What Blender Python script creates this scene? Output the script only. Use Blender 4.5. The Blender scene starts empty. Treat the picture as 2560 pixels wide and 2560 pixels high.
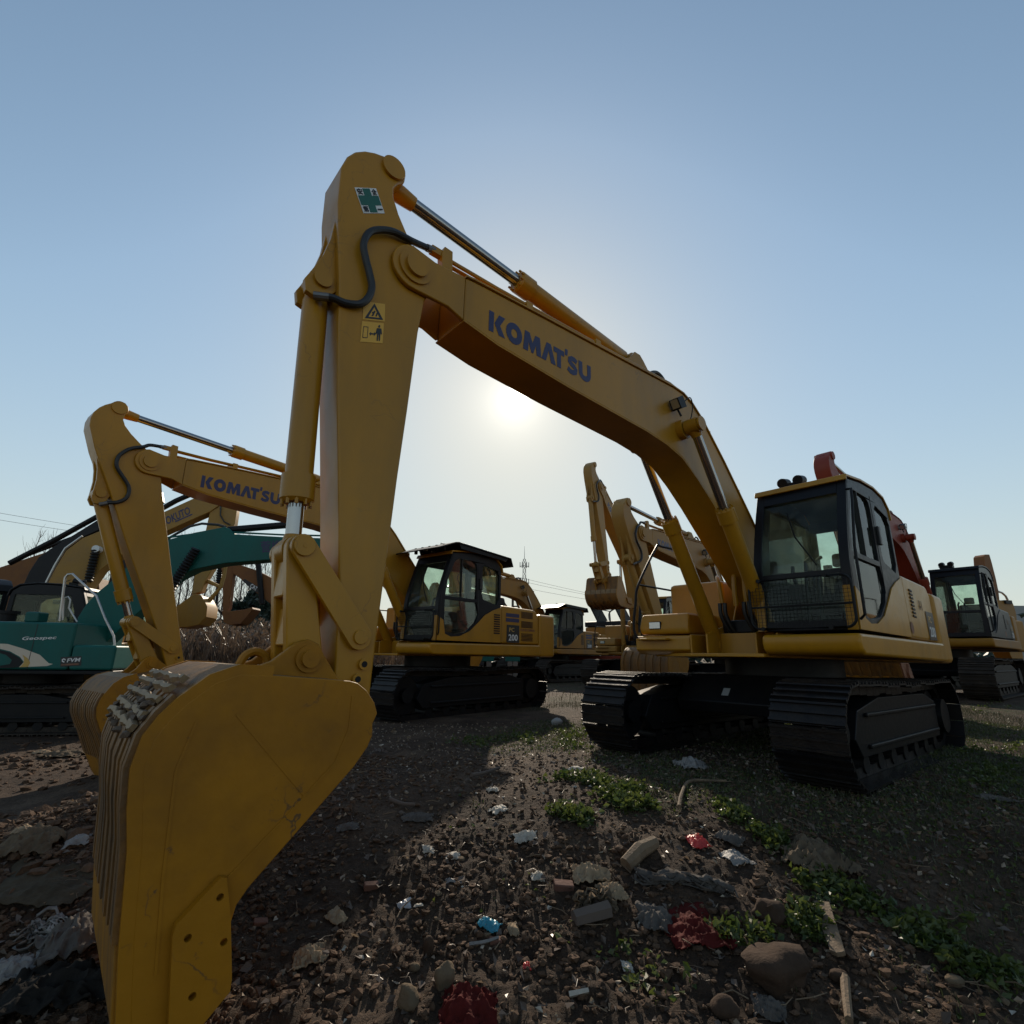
import bpy, bmesh, math, random
import numpy as np
from mathutils import Vector, Matrix
from mathutils.geometry import tessellate_polygon
random.seed(7); rng = np.random.default_rng(7)
R = math.radians
scene = bpy.context.scene
COL = scene.collection

# ------------------------------------------------------------------ camera, sky, sun, exposure
CAM_H = 1.069
F_PX, PITCH, ROLL = 1300.1, 0.2681, 0.0132          # focal length in photo pixels (2560 wide)
cam_d = bpy.data.cameras.new('camera'); cam = bpy.data.objects.new('camera', cam_d); COL.objects.link(cam)
cam_d.sensor_width = 36.0; cam_d.lens = 36.0 * F_PX / 2560.0
cam_d.clip_start = 0.05; cam_d.clip_end = 2000
cam.matrix_world = Matrix.Translation((0, 0, CAM_H)) @ Matrix.Rotation(math.pi / 2 + PITCH, 4, 'X') @ Matrix.Rotation(ROLL, 4, 'Z')
scene.camera = cam

def ray(u, v):
    a, b = u - 1280, v - 1280
    c, s = math.cos(ROLL), math.sin(ROLL)
    a, b = a * c + b * s, -a * s + b * c
    f, p = F_PX, PITCH
    return Vector((a / f, math.cos(p) + b / f * math.sin(p), math.sin(p) - b / f * math.cos(p)))

SUN_DIR = ray(1286, 1002).normalized()
SUN_EL = math.asin(SUN_DIR.z); SUN_AZ = math.atan2(SUN_DIR.x, SUN_DIR.y)
world = bpy.data.worlds.new('World'); scene.world = world; world.use_nodes = True
wn = world.node_tree.nodes; wl = world.node_tree.links; wn.clear()
def wnode(t, **k):
    n = wn.new(t)
    for a, b in k.items(): setattr(n, a, b)
    return n
sky = wnode('ShaderNodeTexSky', sky_type='NISHITA', sun_disc=False, sun_elevation=SUN_EL, sun_rotation=SUN_AZ,
            altitude=0, air_density=1.15, dust_density=0.55, ozone_density=2.4)
def mth(op, a, b=None, clamp=False):
    n = wnode('ShaderNodeMath', operation=op, use_clamp=clamp)
    for i, q in enumerate((a, b)):
        if q is None: continue
        if isinstance(q, (int, float)): n.inputs[i].default_value = q
        else: wl.new(q, n.inputs[i])
    return n.outputs[0]
def vscale(v, f):
    n = wnode('ShaderNodeVectorMath', operation='SCALE')
    if isinstance(v, tuple): n.inputs[0].default_value = v
    else: wl.new(v, n.inputs[0])
    wl.new(f, n.inputs['Scale']); return n.outputs[0]
SKY_S = 0.145
# thin winter haze: the brightest part of the sky rolls off softly towards the sun
bw = wnode('ShaderNodeRGBToBW'); wl.new(sky.outputs[0], bw.inputs[0])
roll = mth('DIVIDE', 1.0, mth('ADD', 1.0, mth('MULTIPLY', mth('MAXIMUM', mth('SUBTRACT', bw.outputs[0], 0.42 / SKY_S), 0.0), 1.0 * SKY_S)))
tint = wnode('ShaderNodeVectorMath', operation='MULTIPLY'); tint.inputs[1].default_value = (1.03, 1.05, 0.93)   # greyer, hazier blue
wl.new(sky.outputs[0], tint.inputs[0]); skyc = vscale(tint.outputs[0], roll)
tc = wnode('ShaderNodeTexCoord'); nrm = wnode('ShaderNodeVectorMath', operation='NORMALIZE')
wl.new(tc.outputs['Generated'], nrm.inputs[0])
dot = wnode('ShaderNodeVectorMath', operation='DOT_PRODUCT'); dot.inputs[1].default_value = SUN_DIR
wl.new(nrm.outputs[0], dot.inputs[0])
ang = mth('ARCCOSINE', mth('MINIMUM', dot.outputs['Value'], 1.0))
disc = wnode('ShaderNodeMapRange', interpolation_type='SMOOTHSTEP'); wl.new(ang, disc.inputs['Value'])
disc.inputs['From Min'].default_value = R(1.15); disc.inputs['From Max'].default_value = R(1.75)
disc.inputs['To Min'].default_value = 2.6 / SKY_S; disc.inputs['To Max'].default_value = 0.0
aur = mth('MULTIPLY', mth('EXPONENT', mth('MULTIPLY', ang, -1 / R(2.4))), 0.75 / SKY_S)
glow = mth('ADD', disc.outputs[0], aur)
# grey-blue haze layer lying along the whole horizon
sep = wnode('ShaderNodeSeparateXYZ'); wl.new(nrm.outputs[0], sep.inputs[0])
hf = mth('MULTIPLY', mth('EXPONENT', mth('MULTIPLY', mth('MAXIMUM', sep.outputs['Z'], 0.0), -1 / 0.24)), 0.88)
hz = wnode('ShaderNodeMix', data_type='RGBA'); wl.new(hf, hz.inputs['Factor']); wl.new(skyc, hz.inputs['A']); hz.inputs['B'].default_value = (0.70 / SKY_S, 0.735 / SKY_S, 0.735 / SKY_S, 1)
skyc = hz.outputs['Result']
add = wnode('ShaderNodeVectorMath', operation='ADD')
wl.new(skyc, add.inputs[0]); wl.new(vscale((1.0, 0.94, 0.82), glow), add.inputs[1])
bgn = wnode('ShaderNodeBackground'); bgn.inputs['Strength'].default_value = SKY_S
out = wnode('ShaderNodeOutputWorld'); wl.new(add.outputs[0], bgn.inputs['Color']); wl.new(bgn.outputs[0], out.inputs['Surface'])

sun_d = bpy.data.lights.new('sun', 'SUN'); sun = bpy.data.objects.new('sun', sun_d); COL.objects.link(sun)
sun_d.energy = 4.4; sun_d.angle = R(0.55); sun_d.color = (1.0, 0.86, 0.68)
sun.rotation_euler = (-SUN_DIR).to_track_quat('-Z', 'Y').to_euler(); sun.location = (0, 20, 30)
vs = scene.view_settings; vs.view_transform = 'Standard'; vs.look = 'None'; vs.exposure = 0.0; vs.gamma = 1.0; vs.use_curve_mapping = False
scene.cycles.max_bounces = 6; scene.cycles.transparent_max_bounces = 16; scene.cycles.diffuse_bounces = 3
scene.cycles.caustics_reflective = False; scene.cycles.caustics_refractive = False

# ------------------------------------------------------------------ materials
def mat(name, col, rough=0.5, metal=0.0, coat=0.0, dirt=None, damt=0.0, dscale=3.0, bump=0.0, bscale=40.0, spec=0.5, var=0.12, streak=False, scuff=0.0):
    m = bpy.data.materials.new(name); m.use_nodes = True
    nt = m.node_tree; n = nt.nodes; l = nt.links
    b = n['Principled BSDF']; b.inputs['Roughness'].default_value = rough; b.inputs['Metallic'].default_value = metal
    b.inputs['Coat Weight'].default_value = coat; b.inputs['Coat Roughness'].default_value = 0.12
    b.inputs['Specular IOR Level'].default_value = spec
    t = n.new('ShaderNodeTexCoord')
    no = n.new('ShaderNodeTexNoise'); no.inputs['Scale'].default_value = dscale; no.inputs['Detail'].default_value = 8; no.inputs['Roughness'].default_value = 0.65
    mp = n.new('ShaderNodeMapping'); mp.inputs['Scale'].default_value = (1, 1, 0.22) if streak else (1, 1, 1)
    l.new(t.outputs['Object'], mp.inputs['Vector']); l.new(mp.outputs[0], no.inputs['Vector'])
    mr = n.new('ShaderNodeMapRange'); mr.inputs['From Min'].default_value = 0.44; mr.inputs['From Max'].default_value = 0.72
    l.new(no.outputs['Fac'], mr.inputs['Value']); mr.inputs['To Max'].default_value = damt
    mx = n.new('ShaderNodeMix'); mx.data_type = 'RGBA'
    c = tuple(col); d = tuple(dirt) if dirt else tuple(x * 0.5 for x in c)
    n2 = n.new('ShaderNodeTexNoise'); n2.inputs['Scale'].default_value = dscale * 7; n2.inputs['Detail'].default_value = 4
    l.new(t.outputs['Object'], n2.inputs['Vector'])
    vmx = n.new('ShaderNodeMix'); vmx.data_type = 'RGBA'
    vmx.inputs['A'].default_value = (*[x * (1 - var) for x in c], 1); vmx.inputs['B'].default_value = (*[min(1, x * (1 + var)) for x in c], 1)
    l.new(n2.outputs['Fac'], vmx.inputs['Factor'])
    l.new(vmx.outputs['Result'], mx.inputs['A']); mx.inputs['B'].default_value = (*d, 1)
    l.new(mr.outputs[0], mx.inputs['Factor']); res = mx.outputs['Result']
    if scuff:
        def N(tp, **k):
            q = n.new(tp)
            for a_, v_ in k.items(): q.inputs[a_].default_value = v_
            return q
        dn = N('ShaderNodeTexNoise', Scale=5.0, Detail=6.0); l.new(t.outputs['Object'], dn.inputs['Vector'])
        ds = n.new('ShaderNodeVectorMath'); ds.operation = 'MULTIPLY_ADD'; ds.inputs[1].default_value = (.35, .35, .35); l.new(dn.outputs['Color'], ds.inputs[0]); l.new(t.outputs['Object'], ds.inputs[2])
        vo = N('ShaderNodeTexVoronoi', Scale=2.2); vo.feature = 'DISTANCE_TO_EDGE'; l.new(ds.outputs[0], vo.inputs['Vector'])
        ln = N('ShaderNodeMapRange'); ln.inputs['From Min'].default_value = .004; ln.inputs['From Max'].default_value = .012; ln.inputs['To Min'].default_value = 1; ln.inputs['To Max'].default_value = 0; l.new(vo.outputs['Distance'], ln.inputs['Value'])
        mk = N('ShaderNodeTexNoise', Scale=2.6, Detail=5.0); l.new(t.outputs['Object'], mk.inputs['Vector'])
        mm = N('ShaderNodeMapRange'); mm.inputs['From Min'].default_value = .52; mm.inputs['From Max'].default_value = .62; l.new(mk.outputs['Fac'], mm.inputs['Value'])
        sp = N('ShaderNodeTexNoise', Scale=11.0, Detail=9.0, Roughness=.75); l.new(t.outputs['Object'], sp.inputs['Vector'])
        sm_ = N('ShaderNodeMapRange'); sm_.inputs['From Min'].default_value = .63; sm_.inputs['From Max'].default_value = .70; l.new(sp.outputs['Fac'], sm_.inputs['Value'])
        m1 = n.new('ShaderNodeMath'); m1.operation = 'MULTIPLY'; l.new(ln.outputs[0], m1.inputs[0]); l.new(mm.outputs[0], m1.inputs[1])
        m2 = n.new('ShaderNodeMath'); m2.operation = 'MAXIMUM'; l.new(m1.outputs[0], m2.inputs[0]); l.new(sm_.outputs[0], m2.inputs[1])
        m3 = n.new('ShaderNodeMath'); m3.operation = 'MULTIPLY'; m3.inputs[1].default_value = scuff; l.new(m2.outputs[0], m3.inputs[0])
        sx = n.new('ShaderNodeMix'); sx.data_type = 'RGBA'; sx.inputs['B'].default_value = (.085, .05, .026, 1); l.new(res, sx.inputs['A']); l.new(m3.outputs[0], sx.inputs['Factor']); res = sx.outputs['Result']
    l.new(res, b.inputs['Base Color'])
    rr = n.new('ShaderNodeMapRange'); rr.inputs['To Min'].default_value = max(0.03, rough - 0.08); rr.inputs['To Max'].default_value = min(1, rough + 0.12)
    l.new(n2.outputs['Fac'], rr.inputs['Value']); l.new(rr.outputs[0], b.inputs['Roughness'])
    if bump:
        bp = n.new('ShaderNodeBump'); bp.inputs['Strength'].default_value = bump; bp.inputs['Distance'].default_value = 0.01
        n3 = n.new('ShaderNodeTexNoise'); n3.inputs['Scale'].default_value = bscale; n3.inputs['Detail'].default_value = 6
        l.new(t.outputs['Object'], n3.inputs['Vector']); l.new(n3.outputs['Fac'], bp.inputs['Height']); l.new(bp.outputs[0], b.inputs['Normal'])
    return m
def glass(name, tint=(0.87, 0.94, 0.89)):
    m = bpy.data.materials.new(name); m.use_nodes = True; nt = m.node_tree; n = nt.nodes; l = nt.links; n.clear()
    o = n.new('ShaderNodeOutputMaterial'); tr = n.new('ShaderNodeBsdfTransparent')
    gl = n.new('ShaderNodeBsdfGlossy'); gl.inputs['Roughness'].default_value = 0.03
    df = n.new('ShaderNodeBsdfDiffuse'); df.inputs['Color'].default_value = (0.35, 0.36, 0.3, 1)
    t = n.new('ShaderNodeTexCoord'); no = n.new('ShaderNodeTexNoise'); no.inputs['Scale'].default_value = 6; no.inputs['Detail'].default_value = 7
    l.new(t.outputs['Object'], no.inputs['Vector'])
    mr = n.new('ShaderNodeMapRange'); mr.inputs['From Min'].default_value = 0.4; mr.inputs['From Max'].default_value = 0.8; mr.inputs['To Max'].default_value = 0.15; mr.inputs['To Min'].default_value = 0.04
    l.new(no.outputs['Fac'], mr.inputs['Value'])
    tr.inputs['Color'].default_value = (*tint, 1)
    tl = n.new('ShaderNodeBsdfTranslucent'); tl.inputs['Color'].default_value = (0.50, 0.56, 0.48, 1)
    du = n.new('ShaderNodeMixShader'); du.inputs[0].default_value = 0.5; l.new(df.outputs[0], du.inputs[1]); l.new(tl.outputs[0], du.inputs[2])
    dm = n.new('ShaderNodeMixShader'); l.new(mr.outputs[0], dm.inputs[0]); l.new(tr.outputs[0], dm.inputs[1]); l.new(du.outputs[0], dm.inputs[2])
    fr = n.new('ShaderNodeFresnel'); fr.inputs['IOR'].default_value = 1.28
    mx = n.new('ShaderNodeMixShader'); l.new(fr.outputs[0], mx.inputs[0]); l.new(dm.outputs[0], mx.inputs[1]); l.new(gl.outputs[0], mx.inputs[2])
    l.new(mx.outputs[0], o.inputs['Surface']); return m
M = {}
M['yellow'] = mat('yellow_paint', (0.425, 0.195, 0.0075), 0.36, coat=0.10, dirt=(0.22, 0.115, 0.018), damt=0.6, spec=0.32, dscale=1.6, bump=0.03, bscale=25, var=0.05, streak=True, scuff=0.32)
M['yellow_old'] = mat('weathered_yellow_paint', (0.31, 0.145, 0.015), 0.5, coat=0.0, spec=0.3, dirt=(0.20, 0.12, 0.05), damt=0.7, dscale=2.0, bump=0.1, bscale=30, streak=True)
M['bucket_yellow'] = mat('bucket_yellow_paint', (0.36, 0.148, 0.004), 0.55, coat=0.0, spec=0.28, dirt=(0.17, 0.072, 0.008), damt=0.6, dscale=2.3, bump=0.22, bscale=18, var=0.08, scuff=0.85)
M['worn'] = mat('scraped_muddy_steel', (0.20, 0.088, 0.014), 0.62, dirt=(0.05, 0.034, 0.02), damt=0.95, dscale=7, bump=0.5, bscale=30, var=0.35, streak=True)
M['muddy'] = mat('mud_caked_yellow', (0.36, 0.155, 0.012), 0.7, spec=0.2, dirt=(0.11, 0.07, 0.04), damt=0.95, dscale=4.5, bump=0.5, bscale=30, var=0.2, streak=True)
M['mud'] = mat('dried_mud', (0.11, 0.075, 0.05), 0.9, dirt=(0.16, 0.115, 0.08), damt=0.9, dscale=6, bump=0.8, bscale=30)
M['pad'] = mat('bare_weld_steel', (0.24, 0.15, 0.065), 0.6, dirt=(0.11, 0.068, 0.032), damt=0.8, dscale=8, bump=0.5, bscale=40)
M['cream'] = mat('faded_cream_paint', (0.33, 0.178, 0.036), 0.5, spec=0.3, dirt=(0.25, 0.15, 0.06), damt=0.6, dscale=2)
M['black'] = mat('black_paint', (0.007, 0.007, 0.008), 0.45, spec=0.2, dirt=(0.018, 0.015, 0.012), damt=0.5, dscale=4, var=0.2)
M['charcoal'] = mat('charcoal_cab_paint', (0.009, 0.0095, 0.012), 0.4, coat=0.0, spec=0.22, dirt=(0.022, 0.019, 0.018), damt=0.35, dscale=3)
M['track'] = mat('track_steel', (0.009, 0.008, 0.0085), 0.38, metal=0.2, spec=0.3, dirt=(0.026, 0.020, 0.015), damt=0.7, dscale=6, bump=0.25, bscale=50, var=0.3)
M['track_dusty'] = mat('dusty_track_steel', (0.030, 0.024, 0.019), 0.65, spec=0.2, dirt=(0.06, 0.046, 0.035), damt=0.8, dscale=6, bump=0.3, bscale=50, var=0.3)
M['rubber'] = mat('black_rubber', (0.012, 0.012, 0.012), 0.45, dirt=(0.04, 0.035, 0.03), damt=0.5)
M['chrome'] = mat('chrome_rod', (0.36, 0.35, 0.34), 0.16, metal=1.0, dirt=(0.3, 0.27, 0.24), damt=0.4, dscale=5, var=0.05)
M['silver'] = mat('galvanised_rail', (0.5, 0.49, 0.47), 0.35, metal=0.8)
M['steel'] = mat('dull_steel', (0.16, 0.15, 0.14), 0.4, metal=0.6)
M['navy'] = mat('navy_print', (0.018, 0.017, 0.075), 0.4, var=0.05)
M['decal_black'] = mat('black_print', (0.012, 0.011, 0.011), 0.4, var=0.05)
M['white'] = mat('white_print', (0.72, 0.71, 0.68), 0.45, var=0.04)
M['green'] = mat('green_print', (0.012, 0.11, 0.075), 0.45, var=0.05)
M['label_yellow'] = mat('yellow_label', (0.68, 0.36, 0.03), 0.35, var=0.04)
M['gold'] = mat('gold_print', (0.52, 0.32, 0.07), 0.4, var=0.05)
M['tan'] = mat('tan_print', (0.62, 0.52, 0.40), 0.45, var=0.05)
M['teal'] = mat('teal_paint', (0.006, 0.105, 0.088), 0.45, coat=0.0, spec=0.25, dirt=(0.02, 0.07, 0.058), damt=0.5, dscale=2, streak=True)
M['orange'] = mat('rusty_orange_paint', (0.20, 0.085, 0.028), 0.55, spec=0.2, dirt=(0.14, 0.06, 0.03), damt=0.8, dscale=2)
M['red'] = mat('orange_red_paint', (0.22, 0.032, 0.014), 0.5, spec=0.3, dirt=(0.16, 0.04, 0.025), damt=0.5, dscale=2)
M['redbrown'] = mat('rusty_brown_paint', (0.24, 0.10, 0.05), 0.6, dirt=(0.1, 0.05, 0.03), damt=0.8)
M['grey'] = mat('concrete_grey', (0.28, 0.28, 0.27), 0.8, bump=0.3)
M['seat'] = mat('dark_seat_cloth', (0.035, 0.028, 0.028), 0.8)
M['inner'] = mat('cab_lining', (0.11, 0.12, 0.105), 0.7)
M['glass'] = glass('cab_glass')
M['lens'] = mat('lamp_lens', (0.45, 0.45, 0.45), 0.12, metal=0.7)
M['amber'] = mat('amber_lens', (0.75, 0.25, 0.03), 0.2)
M['wood'] = mat('weathered_wood', (0.17, 0.115, 0.068), 0.85, dirt=(0.07, 0.045, 0.028), damt=0.8, dscale=8, bump=0.6, bscale=60)
M['stone'] = mat('brown_stone', (0.058, 0.036, 0.024), 0.95, spec=0.15, dirt=(0.03, 0.02, 0.014), damt=0.8, dscale=9, bump=0.6, bscale=50)
M['tanstone'] = mat('tan_stone', (0.14, 0.10, 0.062), 0.95, spec=0.15, dirt=(0.1, 0.075, 0.05), damt=0.8, dscale=9, bump=0.6, bscale=50)
M['brick'] = mat('broken_brick', (0.13, 0.055, 0.035), 0.9, dirt=(0.07, 0.045, 0.033), damt=0.7, bump=0.5)

# ------------------------------------------------------------------ mesh helpers
class MB:
    def __init__(s): s.v = []; s.f = []
    def add(s, vs, fs):
        o = len(s.v); s.v += [tuple(p) for p in vs]; s.f += [tuple(i + o for i in f) for f in fs]; return s
    def box(s, x0, x1, y0, y1, z0, z1):
        return s.add([(x0,y0,z0),(x1,y0,z0),(x1,y1,z0),(x0,y1,z0),(x0,y0,z1),(x1,y0,z1),(x1,y1,z1),(x0,y1,z1)],
                     [(3,2,1,0),(4,5,6,7),(0,1,5,4),(1,2,6,5),(2,3,7,6),(3,0,4,7)])
    def prism(s, poly, y0, y1):               # polygon in (x, z) drawn out along y
        n = len(poly)
        vs = [(a, y0, b) for a, b in poly] + [(a, y1, b) for a, b in poly]
        return s.add(vs, [tuple(range(n)), tuple(range(2 * n - 1, n - 1, -1))] + [((i + 1) % n, i, n + i, n + (i + 1) % n) for i in range(n)])
    def prismz(s, poly, z0, z1):              # polygon in (x, y) drawn up along z
        n = len(poly)
        vs = [(a, b, z0) for a, b in poly] + [(a, b, z1) for a, b in poly]
        return s.add(vs, [tuple(range(n - 1, -1, -1)), tuple(range(n, 2 * n))] + [(i, (i + 1) % n, n + (i + 1) % n, n + i) for i in range(n)])
    def plate(s, outer, holes, fn, t0, t1):   # plate with holes; fn(a, b, t) places it
        loops = [outer] + list(holes); flat = [p for L in loops for p in L]
        tris = tessellate_polygon([[Vector((a, b, 0)) for a, b in L] for L in loops]); n = len(flat)
        fs = []
        for t in tris:
            fs.append(tuple(t)); fs.append(tuple(i + n for i in reversed(t)))
        o = 0
        for L in loops:
            k = len(L)
            for i in range(k):
                a, b = o + i, o + (i + 1) % k; fs.append((a, b, b + n, a + n))
            o += k
        return s.add([fn(a, b, t0) for a, b in flat] + [fn(a, b, t1) for a, b in flat], fs)
    def cyl(s, p0, p1, r0, r1=None, n=16):
        return s.tube([p0, p1], [r0, r0 if r1 is None else r1], n)
    def tube(s, pts, r, n=8, cap=True):
        pts = [Vector(p) for p in pts]; k = len(pts)
        rs = r if isinstance(r, (list, tuple)) else [r] * k
        up = None; vs = []
        for i, p in enumerate(pts):
            t = (pts[min(i + 1, k - 1)] - pts[max(i - 1, 0)])
            if t.length < 1e-9: t = Vector((0, 0, 1))
            t.normalize()
            if up is None: up = Vector((0, 1, 0)) if abs(t.y) < 0.9 else Vector((1, 0, 0))
            a = t.cross(up); a.normalize(); b = t.cross(a); up = -b if False else up
            for j in range(n):
                w = 2 * math.pi * j / n; vs.append(p + (a * math.cos(w) + b * math.sin(w)) * rs[i])
        fs = [(i * n + j, i * n + (j + 1) % n, (i + 1) * n + (j + 1) % n, (i + 1) * n + j) for i in range(k - 1) for j in range(n)]
        if cap: fs += [tuple(range(n - 1, -1, -1)), tuple(range((k - 1) * n, k * n))]
        return s.add(vs, fs)
    def strip(s, path, w, y0, y1):            # thick band along a path in (x, z), thickness w inwards, from y0 to y1
        k = len(path); inn = []
        for i in range(k):
            a = Vector(path[max(i - 1, 0)]); b = Vector(path[min(i + 1, k - 1)]); d = (b - a).normalized()
            inn.append((path[i][0] + d.y * w, path[i][1] - d.x * w))
        poly = list(path) + inn[::-1]; n = len(poly)
        vs = [(a, y0, b) for a, b in poly] + [(a, y1, b) for a, b in poly]; fs = []
        for i in range(k - 1):
            a, b, c, d = i, i + 1, n - 2 - i, n - 1 - i
            fs += [(a, b, c, d), (d + n, c + n, b + n, a + n), (b, a, a + n, b + n), (d, c, c + n, d + n)]
        fs += [(0, n - 1, 2 * n - 1, n), (k, k - 1, k - 1 + n, k + n)]
        return s.add(vs, fs)
    def rock(s, c, r, sub=1, amp=0.25, sq=(1, 1, 1)):
        bm = bmesh.new(); bmesh.ops.create_icosphere(bm, subdivisions=sub, radius=1)
        M3 = Matrix.Rotation(random.random() * 6.28, 3, Vector((random.gauss(0, 1), random.gauss(0, 1), random.gauss(0, 1))).normalized())
        ph = random.random() * 100
        vs = []
        for v in bm.verts:
            p = M3 @ v.co; q = 1 + amp * (math.sin(p.x * 3 + ph) * math.cos(p.y * 2.6 + ph * 2) + 0.6 * math.sin(p.z * 5 + ph * 3) + random.uniform(-.5, .5))
            vs.append((c[0] + p.x * r * q * sq[0], c[1] + p.y * r * q * sq[1], c[2] + p.z * r * q * sq[2]))
        fs = [tuple(v.index for v in f.verts) for f in bm.faces]; bm.free()
        return s.add(vs, fs)
    def mesh(s, name, m, tf=None, smooth=True, ang=32):
        me = bpy.data.meshes.new(name); vs = [tf(*p) for p in s.v] if tf else s.v
        me.from_pydata(vs, [], s.f); me.materials.append(m)
        if smooth: me.shade_smooth(); me.set_sharp_from_angle(angle=R(ang))
        me.update(); return me
    def build(s, name, m, parent=None, tf=None, bevel=0, smooth=True, ang=32, **props):
        me = s.mesh(name, m, tf, smooth, ang)
        if bevel or True:
            bm = bmesh.new(); bm.from_mesh(me); bmesh.ops.recalc_face_normals(bm, faces=bm.faces); bm.to_mesh(me); bm.free()
            if smooth: me.shade_smooth(); me.set_sharp_from_angle(angle=R(ang))
        o = bpy.data.objects.new(name, me); COL.objects.link(o)
        if parent: o.parent = parent
        if bevel:
            b = o.modifiers.new('bevel', 'BEVEL'); b.width = bevel; b.segments = 2; b.limit_method = 'ANGLE'; b.angle_limit = R(40); b.harden_normals = True
        for k, q in props.items(): o[k] = q
        return o
def thing(name, label, cat, loc=(0, 0, 0), rz=0, group=None):
    o = bpy.data.objects.new(name, None); COL.objects.link(o); o.location = loc; o.rotation_euler = (0, 0, rz)
    o['label'] = label; o['category'] = cat; o.empty_display_size = 0.2
    if group: o['group'] = group
    return o
def tag(o, label, cat, group=None):
    o['label'] = label; o['category'] = cat
    if group: o['group'] = group
    return o
def circle(cx, cz, r, a0=0, a1=360, n=16):
    return [(cx + r * math.cos(R(a0 + (a1 - a0) * i / n)), cz + r * math.sin(R(a0 + (a1 - a0) * i / n))) for i in range(n + (0 if abs(a1 - a0) == 360 else 1))]
def rrect(a0, a1, b0, b1, r, n=4):
    o = []
    for cx, cz, s in ((a1 - r, b1 - r, 0), (a0 + r, b1 - r, 90), (a0 + r, b0 + r, 180), (a1 - r, b0 + r, 270)):
        o += circle(cx, cz, r, s, s + 90, n)
    return o
def smooth_path(pts, n=8):
    pts = [Vector(p) for p in pts]; P = [pts[0] * 2 - pts[1]] + pts + [pts[-1] * 2 - pts[-2]]; o = []
    for i in range(1, len(P) - 2):
        p0, p1, p2, p3 = P[i - 1:i + 3]
        for k in range(n):
            t = k / n
            o.append(0.5 * ((2 * p1) + (-p0 + p2) * t + (2 * p0 - 5 * p1 + 4 * p2 - p3) * t * t + (-p0 + 3 * p1 - 3 * p2 + p3) * t ** 3))
    return o + [pts[-1]]

# flat lettering -----------------------------------------------------
_tc = {}
def text2d(s, bold=0.0, font_shear=0.0):
    key = (s, bold, font_shear)
    if key in _tc: return _tc[key]
    cu = bpy.data.curves.new('lettering', 'FONT'); cu.body = s; cu.offset = bold; cu.shear = font_shear; cu.resolution_u = 3; cu.fill_mode = 'FRONT'
    o = bpy.data.objects.new('lettering', cu); COL.objects.link(o)
    me = bpy.data.meshes.new_from_object(o.evaluated_get(bpy.context.evaluated_depsgraph_get()))
    v = [(a.co.x, a.co.y) for a in me.vertices]; f = [tuple(p.vertices) for p in me.polygons]
    bpy.data.objects.remove(o); bpy.data.curves.remove(cu); bpy.data.meshes.remove(me)
    if v:
        x0 = min(a for a, b in v); x1 = max(a for a, b in v); y0 = min(b for a, b in v); y1 = max(b for a, b in v)
        v = [((a - x0) / (x1 - x0), (b - y0) / (y1 - y0)) for a, b in v]
    _tc[key] = (v, f); return v, f
def thick(path, w):
    k = len(path); vs = []
    for i in range(k):
        a = Vector(path[max(i - 1, 0)]); b = Vector(path[min(i + 1, k - 1)]); d = (b - a).normalized(); nn = Vector((-d.y, d.x)) * w
        vs += [tuple(Vector(path[i]) + nn), tuple(Vector(path[i]) - nn)]
    return vs, [(2 * i, 2 * i + 1, 2 * i + 3, 2 * i + 2) for i in range(k - 1)]
def wordmark():                                # heavy block capitals with a split K and a ticked T
    V, Fc = [], []; x = 0
    def put(vs, fs, w):
        nonlocal x
        o = len(V); V.extend((a + x, b) for a, b in vs); Fc.extend(tuple(i + o for i in f) for f in fs)
    def poly(*P): return list(P), [tuple(range(len(P)))]
    put(*poly((0, 0), (.29, 0), (.29, 1), (0, 1)), 0); put(*poly((.34, .5), (.60, 1), (.98, 1), (.68, .5), (1.0, 0), (.62, 0)), 0); x += 1.06
    ring = [(.52 + .52 * math.cos(t), .5 + .53 * math.sin(t)) for t in np.linspace(0, 2 * math.pi, 25)[:-1]]
    inn = [(.52 + .20 * math.cos(t), .5 + .22 * math.sin(t)) for t in np.linspace(0, 2 * math.pi, 25)[:-1]]
    put(ring + inn, [(i, (i + 1) % 24, 24 + (i + 1) % 24, 24 + i) for i in range(24)], 0); x += 1.12
    put([(0, 0), (.1, 1), (.42, 1), (.62, .52), (.82, 1), (1.14, 1), (1.24, 0), (.92, 0), (.87, .5), (.68, 0), (.56, 0), (.37, .5), (.32, 0)],
        [(0, 1, 11 + 0, 12), (1, 2, 11), (2, 10, 11), (2, 3, 10), (3, 9, 10), (3, 4, 9), (4, 8, 9), (4, 5, 8), (5, 6, 7, 8)], 0); x += 1.26
    put([(0, 0), (.36, 1), (.66, 1), (1.04, 0), (.70, 0), (.51, .6), (.32, 0)], [(0, 1, 5, 6), (1, 2, 5), (2, 3, 4, 5)], 0); x += .86
    put(*poly((.02, .72), (.02, 1), (.82, 1), (.82, .72)), 0); put(*poly((.27, 0), (.27, .72), (.57, .72), (.57, 0)), 0)
    put(*poly((.86, .88), (.9, 1.22), (1.1, 1.22), (1.06, .88)), 0); x += 1.0
    sp = [(.80, .78), (.62, .87), (.42, .87), (.24, .78), (.22, .66), (.36, .56), (.60, .46), (.74, .34), (.70, .2), (.52, .12), (.3, .13), (.1, .24)]
    put(*thick(sp, .135), 0); x += .96
    up = [(.15, 1), (.15, .42)] + [(.5 + .35 * math.cos(t), .42 + .29 * math.sin(t)) for t in np.linspace(math.pi, 2 * math.pi, 9)[1:-1]] + [(.85, .42), (.85, 1)]
    put(*thick(up, .15), 0); x += 1.0
    return [(a / x, b) for a, b in V], Fc
_WM = wordmark()
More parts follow.
